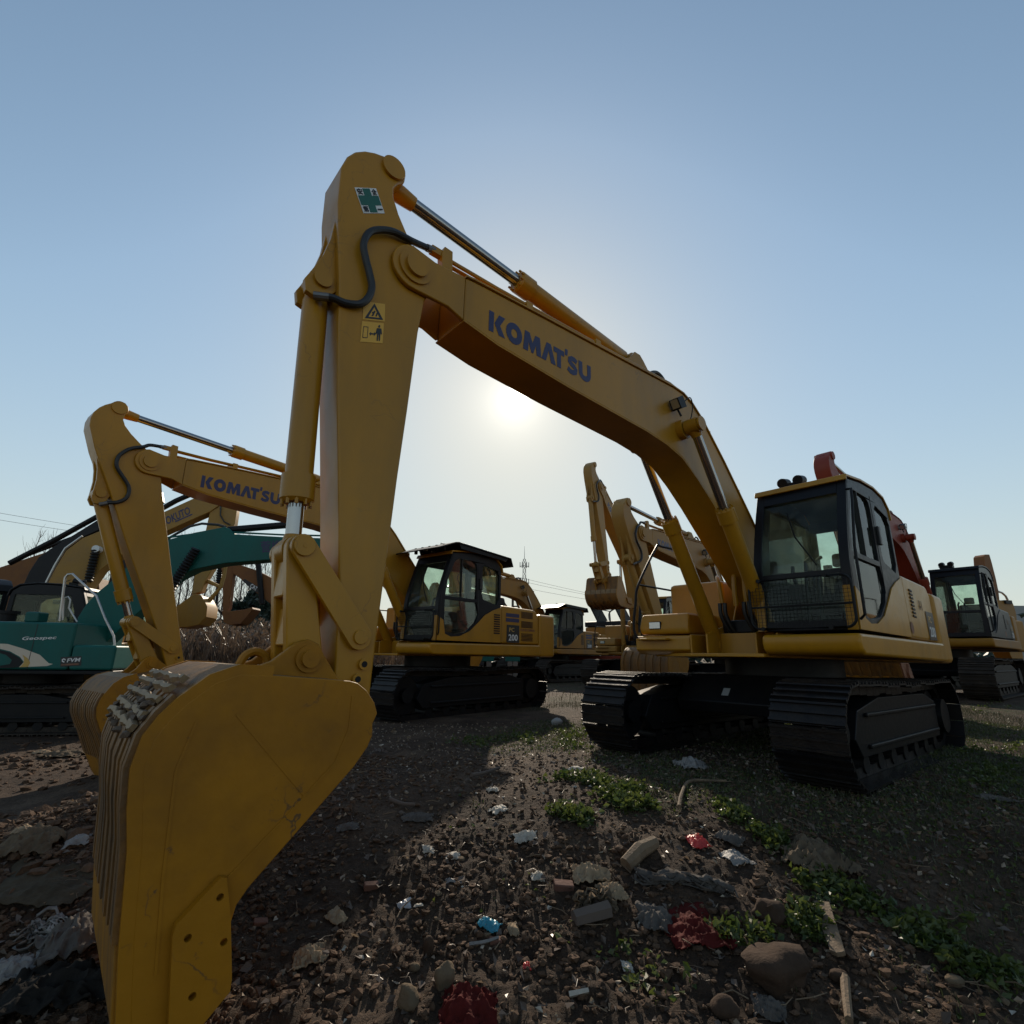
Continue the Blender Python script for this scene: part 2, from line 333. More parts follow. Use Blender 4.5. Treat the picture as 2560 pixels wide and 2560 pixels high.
def decal(name, vf, O, U, V, m, parent, tf=None, lift=(0, 0, 0), **props):   # unit square -> O, O+U, O+V (3-D)
    O, U, V = Vector(O), Vector(U), Vector(V); L = Vector(lift)
    me = MB(); me.add([O + U * a + V * b + L for a, b in vf[0]], vf[1])
    nn = U.cross(V).normalized()
    vs = me.v; n = len(vs); me.add([Vector(p) - nn * 0.0015 for p in list(vs)], [tuple(reversed(f)) for f in vf[1]])
    return me.build(name, m, parent, tf, smooth=False, **props)
SQ = ([(0, 0), (1, 0), (1, 1), (0, 1)], [(0, 1, 2, 3)])

# ------------------------------------------------------------------ excavators
FOOT, AP, CP, HP = Vector((.25, 1.75)), Vector((5.71, 3.63)), Vector((5.935, 4.38)), Vector((6.295, 3.255))
LP, BP, KP, HL = Vector((5.85, 1.08)), Vector((5.85, .66)), Vector((6.12, .96)), Vector((6.22, 1.54))
BCP = Vector((2.36, 3.44))                     # boom cylinder pin on the boom
ACT = Vector((3.0, 4.09))                      # arm cylinder tail pin on the boom
BCF = Vector((.95, 1.20))                      # boom cylinder foot
def rot2(p, o, a):
    d = Vector(p) - o; c, s = math.cos(a), math.sin(a); return o + Vector((c * d.x - s * d.y, s * d.x + c * d.y))
BOOM = [(5.28, 3.79), (5.20, 3.80), (4.41, 3.845), (3.55, 3.885), (2.85, 3.92), (2.45, 3.94), (2.25, 3.93), (2.07, 3.865), (1.86, 3.72), (1.44, 3.32), (.92, 2.77), (.45, 2.25), (.12, 1.92),
        (.07, 1.78), (.12, 1.62), (.25, 1.56), (.40, 1.60), (.88, 1.97), (1.42, 2.42), (1.80, 2.74), (2.08, 2.95), (2.36, 3.12), (2.65, 3.195), (3.0, 3.235), (4.14, 3.29), (4.95, 3.35), (5.28, 3.41)]
BEAR = [(5.281, 3.79), (5.55, 3.77)] + circle(5.71, 3.63, .175, 80, -95, 10) + [(5.42, 3.46), (5.281, 3.41)]
_A = [(6.31, 4.09), (6.28, 4.20), (6.235, 4.275), (6.17, 4.335), (6.10, 4.375), (6.03, 4.40), (5.985, 4.425), (5.93, 4.435), (5.87, 4.41), (5.845, 4.36), (5.85, 4.29), (5.90, 4.24), (5.93, 4.18), (5.92, 4.10), (5.87, 3.99),
       (5.78, 3.85), (5.67, 3.70), (5.585, 3.60), (5.57, 3.50), (5.61, 3.40), (5.64, 3.13), (5.67, 2.54), (5.70, 2.05), (5.72, 1.61), (5.745, 1.1), (5.755, .70), (5.78, .58), (5.85, .53), (5.93, .55), (5.975, .64),
       (5.975, .95), (5.99, 1.25), (6.06, 1.82), (6.15, 2.5), (6.23, 3.26), (6.30, 3.8)]
ARM = [(x - .017, z + .04 * max(0, z - .8) / 3.3) for x, z in _A]
ABR = [(6.24, 4.0), (6.26, 3.87), (6.28, 3.58), (6.31, 3.44), (6.37, 3.28), (6.40, 3.21), (6.385, 3.13), (6.32, 3.11), (6.25, 3.15), (6.18, 3.24), (6.14, 3.2), (6.18, 3.9)]
BSIDE = [(6.53, .895), (6.40, .89), (6.05, .865), (6.01, .855), (5.96, .82), (5.915, .765), (5.895, .715), (5.915, .67), (5.91, .62), (5.93, .57), (5.99, .49), (6.16, .32), (6.32, .16), (6.38, .10), (6.415, .05), (6.425, .0),
         (6.45, -.2), (6.50, -.42), (6.535, -.50), (6.61, -.47), (6.70, -.22), (6.735, .02), (6.765, .31), (6.805, .57), (6.79, .665), (6.755, .725), (6.71, .78), (6.62, .86)]
BSHELL = [(5.93, .80), (6.05, .865), (6.40, .89), (6.53, .895), (6.62, .86), (6.71, .78), (6.755, .725), (6.79, .665), (6.805, .57), (6.79, .44), (6.765, .31), (6.75, .17), (6.735, .02), (6.70, -.22), (6.62, -.46), (6.575, -.58)]
CUT = [(6.495, .17), (6.475, .165), (6.44, .03), (6.405, -.17), (6.405, -.21), (6.50, -.30), (6.56, -.36), (6.585, -.30), (6.625, .02), (6.62, .05)]
EAR = [(6.50, .86), (6.40, .905), (6.30, .945), (6.235, 1.0), (6.19, 1.04), (6.13, 1.057), (6.075, 1.035), (6.04, .98), (5.965, .88), (5.93, .84), (5.79, .76), (5.74, .66), (5.77, .56), (5.86, .53), (5.97, .57), (6.1, .8)]

def outset(path, w):
    o = []
    for i in range(len(path)):
        a = Vector(path[max(i - 1, 0)]); b = Vector(path[min(i + 1, len(path) - 1)]); d = (b - a).normalized(); o.append((path[i][0] - d.y * w, path[i][1] + d.x * w))
    return o
def shoe_mb():
    b = MB(); w = .305
    b.box(-.099, .099, -w, w, 0, .016)
    for x in (-.086, -.005, .080): b.box(x - .010, x + .010, -w, w, .016, .040)
    return b
def track_pts(n, xf=1.78, xr=-1.58, r=.40, zc=.42):
    L = xf - xr; P = 2 * L + 2 * math.pi * r; o = []
    for i in range(n):
        s = P * i / n
        if s < L:                               # top run, rear to front
            x = xr + s; sag = .035 * math.sin(math.pi * s / L) ** 2 * math.cos(s * 4); o.append((x, zc + r - abs(sag), 0))
        elif s < L + math.pi * r:
            a = (s - L) / r; o.append((xf + r * math.sin(a), zc + r * math.cos(a), a))
        elif s < 2 * L + math.pi * r:
            o.append((xf - (s - L - math.pi * r), zc - r, math.pi))
        else:
            a = (s - 2 * L - math.pi * r) / r; o.append((xr - r * math.sin(a), zc - r * math.cos(a), math.pi + a))
    return o
_SH = {}
def make_track(root, yc, m, lod):
    fr = MB()
    side = [(-1.35, .20), (1.45, .20), (1.60, .36), (1.45, .60), (.8, .70), (-.9, .70), (-1.35, .60)]
    fr.prism(side, yc - .17, yc + .17)
    for z in (.285, .555): fr.box(-1.22, 1.30, yc + .17, yc + .205, z - .018, z + .018)
    for z in (.285, .555): fr.box(-1.22, 1.30, yc - .205, yc - .17, z - .018, z + .018)
    t = fr.build('track', M['black'], root, bevel=.012)
    ch = MB()
    for (x, z, a) in track_pts(46):
        for dy in (-.09, .09):
            c, s = math.cos(a), math.sin(a); b = MB().box(-.098, .098, yc + dy - .025, yc + dy + .025, -.09, -.004)
            ch.add([(x + p[0] * c + p[2] * s, p[1], z - p[0] * s + p[2] * c) for p in b.v], b.f)
    ch.build('track_chain', m, t, kind='stuff')
    for xw, nm, rr in ((1.78, 'idler', .30), (-1.58, 'sprocket', .29)):
        w = MB(); w.cyl((xw, yc - .06, .42), (xw, yc + .06, .42), rr, n=28); w.cyl((xw, yc - .15, .42), (xw, yc + .15, .42), .12, n=18)
        if nm == 'sprocket':
            w.cyl((xw, yc - .2, .42), (xw, yc + .21, .42), .2, n=22)
            for i in range(14):
                a = 2 * math.pi * i / 14; w.cyl((xw + .29 * math.cos(a), yc - .04, .42 + .29 * math.sin(a)), (xw + .29 * math.cos(a), yc + .04, .42 + .29 * math.sin(a)), .035, n=6)
        w.build(nm, M['black'], t)
    for i in range(7):
        x = -1.25 + i * .42; MB().cyl((x, yc - .13, .13), (x, yc + .13, .13), .085, n=14).build('roller', M['black'], t)
    for x in (-.7, .6): MB().cyl((x, yc - .1, .73), (x, yc + .1, .73), .05, n=12).build('carrier_roller', M['black'], t)
    if lod >= 2:
        key = m.name
        if key not in _SH: _SH[key] = shoe_mb().mesh('track_shoe', m, smooth=False)
        for (x, z, a) in track_pts(46):
            o = bpy.data.objects.new('track_shoe', _SH[key]); COL.objects.link(o); o.parent = t
            o.location = (x, yc, z); o.rotation_euler = (0, a, 0)
    else:
        j = MB(); b = shoe_mb()
        for (x, z, a) in track_pts(46):
            c, s = math.cos(a), math.sin(a); j.add([(x + p[0] * c + p[2] * s, p[1] + yc, z - p[0] * s + p[2] * c) for p in b.v], b.f)
        j.build('track_shoes', m, t, smooth=False, kind='stuff')
    return t

def cylinder(root, name, p0, p1, y, tube_len, rt, rr, mt, tip=.10, head=1.18):
    """hydraulic cylinder from tail pin p0 to rod pin p1 (x, z) in the plane y"""
    a, b = Vector((p0[0], y, p0[1])), Vector((p1[0], y, p1[1])); d = (b - a).normalized()
    t = MB(); e = a + d * tube_len
    t.tube([a + d * .04, a + d * .10, a + d * .12, e - d * .17, e - d * .165, e - d * .02, e], [rt * .85, rt * .9, rt, rt, rt * head, rt * head, rt * .95], 18)
    t.cyl(a + Vector((0, -rt * .95, 0)), a + Vector((0, rt * .95, 0)), rt * 1.05, n=18)
    u = d.cross(Vector((0, 1, 0)))
    for i in range(10):
        w = 2 * math.pi * i / 10; q = e + (u * math.cos(w) + Vector((0, 1, 0)) * math.sin(w)) * rt * 1.02
        t.cyl(q - d * .02, q + d * .018, rt * .13, n=6)
    tube = t.build(name, mt, root, ang=40)
    r = MB(); r.cyl(e - d * .05, b - d * tip, rr, n=18); r.build('rod', M['chrome'], tube)
    k = MB(); k.tube([b - d * (tip + .02), b - d * tip * .6, b - d * .02], [rr * 1.12, rr * 1.35, rt * .8], 16); k.cyl(b + Vector((0, -rt * .85, 0)), b + Vector((0, rt * .85, 0)), rt * 1.0, n=18); k.build('rod_eye', mt, tube)
    return tube

def lamp_mb(): pass
def cab_parts(root, m_frame, m_cap, lod, guard, roofguard, z0=1.33):
    """cab: frame with openings, panes, roof, seat and levers"""
    yl, yr, xr = 1.30, .34, -.46
    zt = z0 + 1.62
    fx = lambda z: 1.30 - .03 * (z - z0) / .7 if z < z0 + .7 else 1.27 - .30 * ((z - z0 - .7) / .92) ** 1.25
    fr = MB()
    outer = [(xr, z0), (fx(z0), z0), (fx(z0 + .4), z0 + .4), (fx(z0 + .7), z0 + .7), (fx(z0 + 1.1), z0 + 1.1), (fx(z0 + 1.4), z0 + 1.4), (fx(zt), zt), (.5, zt + .06), (.05, zt + .075), (-.28, zt + .03), (-.42, zt - .08), (xr, zt - .2)]
    doorwin = [(.28, z0 + .80), (1.12, z0 + .80), (1.07, z0 + 1.1), (.90, z0 + 1.47), (.80, z0 + 1.53), (.42, z0 + 1.53), (.31, z0 + 1.49), (.28, z0 + 1.40)]
    doorlow = [(.28, z0 + .74), (.20, z0 + .52), (.30, z0 + .34), (.55, z0 + .17), (.85, z0 + .12), (1.08, z0 + .16), (1.12, z0 + .4), (1.12, z0 + .74)]
    rearwin = [(-.40, z0 + .86), (-.32, z0 + .74), (.08, z0 + .82), (.12, z0 + .92), (.12, z0 + 1.44), (.06, z0 + 1.50), (-.30, z0 + 1.44), (-.40, z0 + 1.34)]
    fr.plate(outer, [doorwin, doorlow, rearwin], lambda a, b, t: (a, t, b), yl - .05, yl)
    rwin = [(-.38, z0 + .62), (.97, z0 + .62), (.9, z0 + 1.1), (.76, z0 + 1.46), (-.36, z0 + 1.46)]
    fr.plate(outer, [rwin], lambda a, b, t: (a, t, b), yr, yr + .05)
    fr.box(xr, xr + .04, yr + .05, yl - .05, z0, z0 + .55)                           # rear wall below its window
    fr.box(xr, xr + .04, yr + .05, yl - .05, zt - .24, zt - .1)
    for y0 in (yr + .05, yl - .12): fr.box(xr, xr + .04, y0, y0 + .07, z0 + .55, zt - .24)
    # front posts, sill, waist bar and header follow the raked front
    def front(a, s, t): z = z0 + s * (zt - z0); return (fx(z) + t, yr + a * (yl - yr), z)
    K = 14
    def fstrip(a0, a1, s0, s1, n=K):
        vs = []; fs = []
        for i in range(n + 1):
            q = s0 + (s1 - s0) * i / n; vs += [front(a0, q, -.05), front(a1, q, -.05), front(a1, q, .004), front(a0, q, .004)]
            if i: fs += [(4 * i - 4 + e, 4 * i - 4 + (e + 1) % 4, 4 * i + (e + 1) % 4, 4 * i + e) for e in range(4)]
        fr.add(vs, fs + [(0, 1, 2, 3), tuple(4 * n + e for e in (3, 2, 1, 0))])
    fstrip(0, .095, 0, 1); fstrip(.905, 1, 0, 1); fstrip(.095, .905, 0, .06, 1); fstrip(.095, .905, .34, .375, 1); fstrip(.095, .905, .90, 1, 3)
    cab = fr.build('cab', m_frame, root, bevel=.008)
    roof = MB(); rp = [(fx(zt) + .03, zt - .03), (fx(zt) + .02, zt + .015), (.5, zt + .075), (.05, zt + .09), (-.30, zt + .045), (-.46, zt - .07), (-.49, zt - .2), (xr - .005, zt - .2), (-.42, zt - .085), (-.28, zt + .025), (.05, zt + .07), (.5, zt + .055), (fx(zt) - .02, zt - .005)]
    k = len(rp); roof.strip(rp[:7], .03, yr - .015, yl + .015)
    roof.build('roof', m_cap, cab, bevel=.012)
    rl = MB(); rl.strip([(a, b - .04) for a, b in rp[1:6]], .02, yr + .06, yl - .06); rl.build('roof_lining', M['inner'], cab)
    fl = MB(); fl.box(xr + .04, fx(z0) - .06, yr + .05, yl - .05, z0, z0 + .03); fl.build('cab_floor', M['black'], cab)
    def pane(nm, poly, fn, t0, t1):
        MB().plate(poly, [], fn, t0, t1).build(nm, M['glass'], cab, smooth=False)
    pane('door_window', doorwin, lambda a, b, t: (a, t, b), yl - .030, yl - .024)
    pane('lower_door_window', doorlow, lambda a, b, t: (a, t, b), yl - .030, yl - .024)
    pane('rear_side_window', rearwin, lambda a, b, t: (a, t, b), yl - .030, yl - .024)
    pane('far_side_window', rwin, lambda a, b, t: (a, t, b), yr + .024, yr + .030)
    pane('rear_window', [(yr + .12, z0 + .55), (yl - .12, z0 + .55), (yl - .12, zt - .24), (yr + .12, zt - .24)], lambda a, b, t: (t, a, b), xr + .017, xr + .023)
    def fpane(nm, s0, s1, m=M['glass']):
        b = MB(); n = 8
        for t in (-.028, -.022):
            b.add([front(a, s0 + (s1 - s0) * i / n, t) for i in range(n + 1) for a in (.09, .91)], [(2 * i, 2 * i + 1, 2 * i + 3, 2 * i + 2) for i in range(n)])
        b.build(nm, m, cab, smooth=False)
    fpane('windshield', .37, .905); fpane('lower_windshield', .055, .345)
    # seat, console, levers
    s = MB(); s.box(.0, .5, .60, 1.02, z0 + .22, z0 + .36); s.prism([(-.02, z0 + .34), (.12, z0 + .34), (-.06, z0 + .84), (-.18, z0 + .84)], .60, 1.02); s.prism([(-.16, z0 + .85), (-.06, z0 + .85), (-.09, z0 + 1.02), (-.17, z0 + 1.02)], .71, .91)
    s.build('seat', M['seat'], cab, bevel=.03)
    lv = MB()
    for y in (.48, 1.12):
        lv.box(.1, .55, y - .07, y + .07, z0 + .4, z0 + .58); lv.tube([(.5, y, z0 + .55), (.56, y, z0 + .72), (.54, y, z0 + .80)], .022, 8)
    for y in (.76, .88): lv.tube([(.98, y, z0 + .05), (.96, y, z0 + .5), (.90, y, z0 + .78), (.78, y, z0 + .83)], .02, 8)
    lv.build('control_lever', M['black'], cab)
    # yellow skirt on the door side
    if lod >= 1:
        sk = MB()
        sk.plate([(xr + .003, z0 + .003), (1.29, z0 + .003), (1.27, z0 + .42), (1.15, z0 + .36), (1.10, z0 + .12), (.95, z0 + .075), (.72, z0 + .09), (.45, z0 + .19), (.22, z0 + .36), (.02, z0 + .52), (-.2, z0 + .62), (xr + .003, z0 + .70)], [], lambda a, b, t: (a, t, b), yl + .001, yl + .014)
        sk.plate([(0, 0), (.095, 0), (.095, .27), (0, .27)], [], lambda a, b, t: front(a, b, t), .006, .016)
        sk.plate([(.905, 0), (1.0, 0), (1.0, .27), (.905, .27)], [], lambda a, b, t: front(a, b, t), .006, .016)
        sk.build('lower_cab_panel', m_cap, cab)
        # door edges, handles and rail
        dt = MB(); dt.tube([(1.28, yl + .02, z0 + .10), (1.31, yl + .07, z0 + .14), (1.30, yl + .07, z0 + .8), (1.13, yl + .07, z0 + 1.35), (1.08, yl + .06, z0 + 1.46), (1.06, yl + .01, z0 + 1.47)], .014, 8); dt.build('grab_rail', M['black'], cab)
        h = MB(); h.box(.14, .21, yl + .002, yl + .035, z0 + 1.0, z0 + 1.22); h.build('door_catch', M['rubber'], cab, bevel=.01)
        seam = MB()
        for a, b in (((.225, z0 + .02), (.225, z0 + 1.58)),): seam.box(a[0] - .006, a[0] + .006, yl + .0005, yl + .004, z0 + .45, b[1])
        seam.box(.70, .712, yl - .045, yl + .004, z0 + .80, z0 + 1.53)
        seam.build('door_seam', M['rubber'], cab)
        mir = MB(); mir.tube([(fx(zt) - .1, yr + .02, zt - .5), (fx(zt) - .02, yr + .06, zt - .5), (fx(zt) - .02, yr + .06, zt - .36)], .01, 6); mir.build('mirror_bracket', M['black'], cab)
        wp = MB(); wp.tube([(1.28, 1.0, z0 + .66), (1.22, .8, z0 + 1.0), (1.14, .72, z0 + 1.3)], .008, 6); wp.build('wiper', M['black'], cab)
    if guard:
        g = MB(); X = 1.40
        lp = rrect(yr - .02, yl + .02, z0 + .02, z0 + .53, .09)
        g.tube([(X, a, b) for a, b in lp] + [(X, *lp[0])], .014, 8); g.tube([(X, yr - .02, z0 + .25), (X, yl + .02, z0 + .25)], .010, 6)
        for y in (yr + .1, yl - .2):
            for z in (z0 + .02, z0 + .53): g.tube([(X, y, z), (X - .12, y, z)], .012, 6); g.cyl((X + .005, y, z), (X + .03, y, z), .022, n=8)
        gd = g.build('window_guard', M['black'], cab)
        w = MB()
        for i in range(1, 27): y = yr - .02 + i * (yl - yr + .04) / 27; w.box(X - .002, X + .002, y - .0018, y + .0018, z0 + .03, z0 + .52)
        for i in range(1, 14): z = z0 + .02 + i * .51 / 14; w.box(X - .002, X + .002, yr - .01, yl + .01, z - .0018, z + .0018)
        w.build('wire_mesh', M['black'], gd, kind='stuff')
    if roofguard:
        g = MB()
        g.prism([(1.46, zt + .02), (1.02, zt + .185), (.94, zt + .20), (-.64, zt + .12), (-.72, zt - .06), (-.70, zt - .06), (-.62, zt + .095), (.94, zt + .175), (1.02, zt + .16), (1.45, zt - .0)], yr - .12, yl + .12)
        for y in (yr - .10, yl + .08):
            g.prism([(.9, zt + .175), (-.55, zt + .095), (-.5, zt + .03), (.85, zt + .08)], y, y + .02)
        for x in (.2, .75): g.tube([(x, .8, zt + .16), (x, .8, zt + .27), (x + .07, .8, zt + .27), (x + .07, .8, zt + .16)], .012, 6)
        for i in range(5): g.box(1.05, 1.1, yr + i * .2, yr + i * .2 + .05, zt + .05, zt + .17)
        g.build('roof_guard', M['black'], cab, bevel=.006)
    else:
        wl_ = MB(); wl_.box(.55, .75, .52, .78, zt + .09, zt + .16); wl_.cyl((.62, .56, zt + .2), (.76, .56, zt + .17), .06, n=14); wl_.cyl((.62, .74, zt + .2), (.76, .74, zt + .17), .06, n=14)
        wl_.tube([(.5, .5, zt + .08), (.5, .46, zt + .16), (.6, .5, zt + .22)], .008, 6); wl_.build('roof_lamp', M['black'], cab, bevel=.01)
    return cab

def excavator(label, loc, yaw, db=0., da=0., dk=0., P='yellow', BK='bucket_yellow', cabm='charcoal', trk='track', lod=2, guard=False, roofguard=False, newer=False, tilt=0., brand=True, group='excavators parked in the yard', toolrail=True, capm=None, armP=None):
    root = thing('excavator', label, 'excavator', loc, yaw, group); root.rotation_euler = (0, -tilt, yaw)
    pm = M[P]; cap = M[capm or P]
    ap = rot2(AP, FOOT, db)
    tb = lambda p: rot2(p, FOOT, db)
    ta = lambda p: rot2(rot2(p, FOOT, db), ap, da)
    bp = ta(BP)
    tk = lambda p: rot2(ta(p), bp, dk)
    def lift(f): return lambda x, y, z: ((lambda q: (q.x, y, q.y))(f((x, z))))
    TB, TA, TK = lift(tb), lift(ta), lift(tk)
    # --- undercarriage
    for y in (-1.15, 1.055): make_track(root, y, M[trk], lod)
    cb = MB(); cb.prism([(-.95, .42), (.95, .42), (1.0, .55), (.7, .86), (-.7, .86), (-1.0, .55)], -.93, .93)
    c = cb.build('car_body', M['black'], root, bevel=.015)
    MB().cyl((0, 0, .86), (0, 0, 1.06), .68, n=36).build('swing_bearing', M['black'], root)
    if lod >= 2: decal('sticker', SQ, (.93, -.36, .62), (0, .085, 0), (-.078, 0, .08), M['grey'], c, lift=(.004, 0, .004))
    # --- platform, counterweight, house
    pl = MB(); pl.prismz([(1.42, -.30), (1.42, .42), (-1.75, 1.2), (-1.75, -1.2), (1.0, -1.2)], 1.06, 1.10)
    pl.box(-1.8, 1.0, -.30, .40, 1.10, 1.34)
    for y in (-.52, -.30, .28, .50): pl.prism([(1.30, 1.10), (.1, 1.10), (.02, 1.75), (.15, 1.9), (.4, 1.9), (.62, 1.5), (1.30, 1.32)] if abs(y) < .4 else [(1.28, 1.10), (.6, 1.10), (.6, 1.34), (1.28, 1.32)], y, y + .025)
    pl.build('platform', pm, root, bevel=.01)
    MB().box(.05, .9, -.29, .27, 1.345, 1.50).build('valve_block', M['black'], root, bevel=.02)
    sk = MB(); sk.prism([(-1.78, 1.075), (1.40, 1.085), (1.47, 1.12), (1.50, 1.20), (1.49, 1.26), (1.46, 1.29), (-1.78, 1.31)], .44, 1.36); sk.build('front_skirt', pm, root, bevel=.035)
    r_ = 2.72; arc = [(r_ * math.cos(R(a)), r_ * math.sin(R(a))) for a in np.linspace(180 - 29, 180 + 29, 15)]
    cw = MB(); cw.prismz([(-1.80, 1.33)] + [(x, y) for x, y in arc] + [(-1.80, -1.33)], 1.06, 1.98); cw.build('counterweight', pm, root, bevel=.06)
    hd = MB(); hd.prism([(-.50, 1.315), (-1.79, 1.315), (-1.79, 1.93), (-1.66, 2.06), (-.50, 2.08)], .46, 1.30); hd.build('left_house', cap, root, bevel=.045)
    h2 = MB(); h2.prism([(-.62, 1.315), (-1.79, 1.315), (-1.79, 2.0), (-1.70, 2.12), (-.62, 2.14)], -1.30, .44); h2.build('engine_hood', pm, root, bevel=.05)
    h3 = MB(); zc_ = .12 if newer else 0; h3.prism([(-.62, 2.15), (-1.74, 2.13), (-1.66, 2.27 + zc_), (-.72, 2.33 + zc_)], -.85, .42 if newer else .15); h3.build('hood_cover', M['charcoal'] if newer else pm, root, bevel=.05)
    ex = MB(); ex.cyl((-1.35, .25, 2.10), (-1.35, .25, 2.42), .06, n=14); ex.build('exhaust_pipe', M['black'], root)
    tb_ = MB(); tb_.prism([(.42, 1.335), (1.16, 1.335), (1.18, 1.42), (1.12, 1.60), (.42, 1.61)], -1.32, -.60); tb_.build('toolbox', pm, root, bevel=.035)
    tb2 = MB(); tb2.prism([(-.6, 1.075), (1.15, 1.085), (1.24, 1.14), (1.24, 1.28), (1.2, 1.315), (-.6, 1.32)], -1.34, -.545); tb2.box(1.24, 1.36, -1.25, -.8, 1.255, 1.28); tb2.build('step_skirt', pm, root, bevel=.03)
    tk_ = MB(); tk_.box(-.60, .40, -1.32, -.50, 1.325, 2.08); tk_.build('fuel_tank', pm, root, bevel=.05)
    hl = MB(); hl.box(1.165, 1.185, -1.16, -.98, 1.40, 1.50); l = hl.build('headlamp', M['black'], root, bevel=.01)
    MB().box(1.186, 1.192, -1.15, -.99, 1.412, 1.49).build('lamp_lens', M['lens'], l)
    if toolrail:
        ra = MB(); ra.tube(smooth_path([(1.20, -1.28, 1.20), (1.24, -1.36, 1.40), (1.18, -1.36, 1.75), (1.10, -1.36, 2.02), (.62, -1.36, 2.62), (.50, -1.36, 2.66), (-.1, -1.36, 2.66), (-.2, -1.36, 2.60), (-.22, -1.34, 2.08)], 4), .018, 8)
        ra.tube([(1.10, -1.36, 2.02), (-.21, -1.36, 2.02)], .014, 8)
        ra.build('handrail', M['black'], root)
    # louvres and model panel on the left side
    if lod >= 1:
        zz = [(1.86, 2.0), (1.66, 1.8), (1.38, 1.55)] if newer else []
        if newer:
            for a, b in zz:
                k = 6
                for i in range(k): z = a + (b - a) * (i + .5) / k; MB().box(-1.55, -1.15, 1.302, 1.312, z - .006, z + .006).build('louvre', M['black'], root)
            for i in range(9): MB().box(-.42, -.24, 1.315, 1.322, 1.50 + i * .045, 1.525 + i * .045).build('louvre', M['black'], root)
        else:
            for i in range(8): MB().prism([(-.86, 1.58 + i * .045), (-.74, 1.59 + i * .045), (-.74, 1.612 + i * .045), (-.86, 1.602 + i * .045)], 1.302, 1.312).build('louvre', M['black'], root)
        px, pw = (-.66, .42) if newer else (-1.36, .36)
        pn = decal('model_panel', SQ, (px, 1.306, 1.34), (-pw, 0, 0), (0, 0, .36), M['decal_black'], root)
        decal('lettering', text2d('200', .02), (px - .06, 1.308, 1.38), (-pw * .72, 0, 0), (0, 0, .13), M['white'], pn)
        decal('lettering', text2d('PC', .015), (px - .08, 1.308, 1.56), (-pw * .4, 0, 0), (0, 0, .085), M['gold'], pn)
        if newer:
            for i in range(2): decal('stripe', SQ, (px + .03, 1.306, 1.76 + i * .10), (-pw - .02, 0, 0), (0, 0, .075), M['navy'], root)
            decal('lettering', text2d('HHB HH CHMBEBH', .02), (-1.13, 1.306, 1.59), (-.5, 0, 0), (0, 0, .05), M['redbrown'], root)
        else:
            decal('lettering', text2d('I-1', .02), (-1.12, 1.306, 1.70), (-.12, 0, 0), (0, 0, .12), M['orange'], root)
            decal('sticker', ([(.5 + .5 * math.cos(t), .5 + .5 * math.sin(t)) for t in np.linspace(0, 6.283, 17)[:-1]], [tuple(range(16))]), (-.52, 1.306, 1.38), (-.14, 0, 0), (0, 0, .14), M['redbrown'], root)
    cab_parts(root, M[cabm], cap, lod, guard, roofguard)
    house_m = pm; pm = M[armP or P]
    # --- boom
    bm_ = MB(); bm_.prism(BOOM, -.19, .19); boom = bm_.build('boom', pm, root, TB, bevel=.018)
    for s in (1, -1):
        be = MB(); be.prism(BEAR, *sorted((s * .153, s * .19)))
        be.build('boom_tip_fork', pm, boom, TB, bevel=.012)
    fl = MB()
    top = BOOM[0:12]; fl.strip([(a, b - .002) for a, b in top], .018, -.205, .205); fl.build('flange_plate', pm, boom, TB, bevel=.004)
    fl = MB(); fl.strip([(a, b + .002) for a, b in BOOM[16:]], .014, -.195, .195); fl.build('flange_plate', pm, boom, TB, bevel=.004)
    for s in (1, -1):
        bs = MB(); bs.cyl((5.71, s * .188, 3.63), (5.71, s * .205, 3.63), .13, n=26)
        bs.cyl((5.71, s * .20, 3.63), (5.71, s * .23, 3.63), .085, n=22); bs.build('boom_tip_pin', pm, boom, TB)
        bs = MB(); bs.cyl((BCP.x, s * .18, BCP.y), (BCP.x, s * .26, BCP.y), .11, n=20)
        bs.cyl((BCP.x, s * .25, BCP.y), (BCP.x, s * .44, BCP.y), .062, n=18); bs.cyl((BCP.x, s * .435, BCP.y), (BCP.x, s * .452, BCP.y), .08, n=18); bs.build('cylinder_pin', pm, boom, TB)
    MB().cyl((.25, -.30, 1.75), (.25, .30, 1.75), .13, n=20).build('boom_foot_pin', pm, boom, TB)
    for y in (-.13, .105):
        br = MB(); br.prism([(3.4, 3.88), (2.72, 3.91), (2.9, 4.10), (2.96, 4.15), (3.05, 4.15), (3.12, 4.06)], y, y + .025)
        br.build('cylinder_bracket', pm, boom, TB)
    for s in (1, -1):
        cylinder(root, 'boom_cylinder', BCF, tb(BCP), s * .345, 1.68, .085, .050, pm)
    # --- arm
    a_ = MB(); a_.prism(ARM, -.15, .15); arm = a_.build('arm', pm, root, TA, bevel=.016)
    for y in (.055, -.10):
        ab = MB(); ab.prism(ABR, y, y + .045)
        ab.build('cylinder_bracket', pm, arm, TA, bevel=.006)
    an = MB(); an.cyl((CP.x, -.172, CP.y), (CP.x, .172, CP.y), .088, n=24); an.build('arm_pin', pm, arm, TA)
    for q, w_, r_2 in ((HP, .12, .058), (LP, .16, .06), (BP, .19, .07)): MB().cyl((q.x, -w_, q.y), (q.x, w_, q.y), r_2, n=22).build('arm_pin', pm, arm, TA)
    for q in ((5.80, .935), (5.83, .855)):
        bo_ = MB(); bo_.cyl((q[0], .148, q[1]), (q[0], .172, q[1]), .030, n=18); bo_.build('bolt_boss', pm, arm, TA)
        MB().cyl((q[0], .17, q[1]), (q[0], .174, q[1]), .017, n=12).build('bolt_hole', M['black'], arm, TA)
    MB().prism([(6.09, 4.36), (6.02, 4.40), (6.06, 4.435), (6.075, 4.42)], -.05, .05).build('lifting_lug', pm, arm, TA)
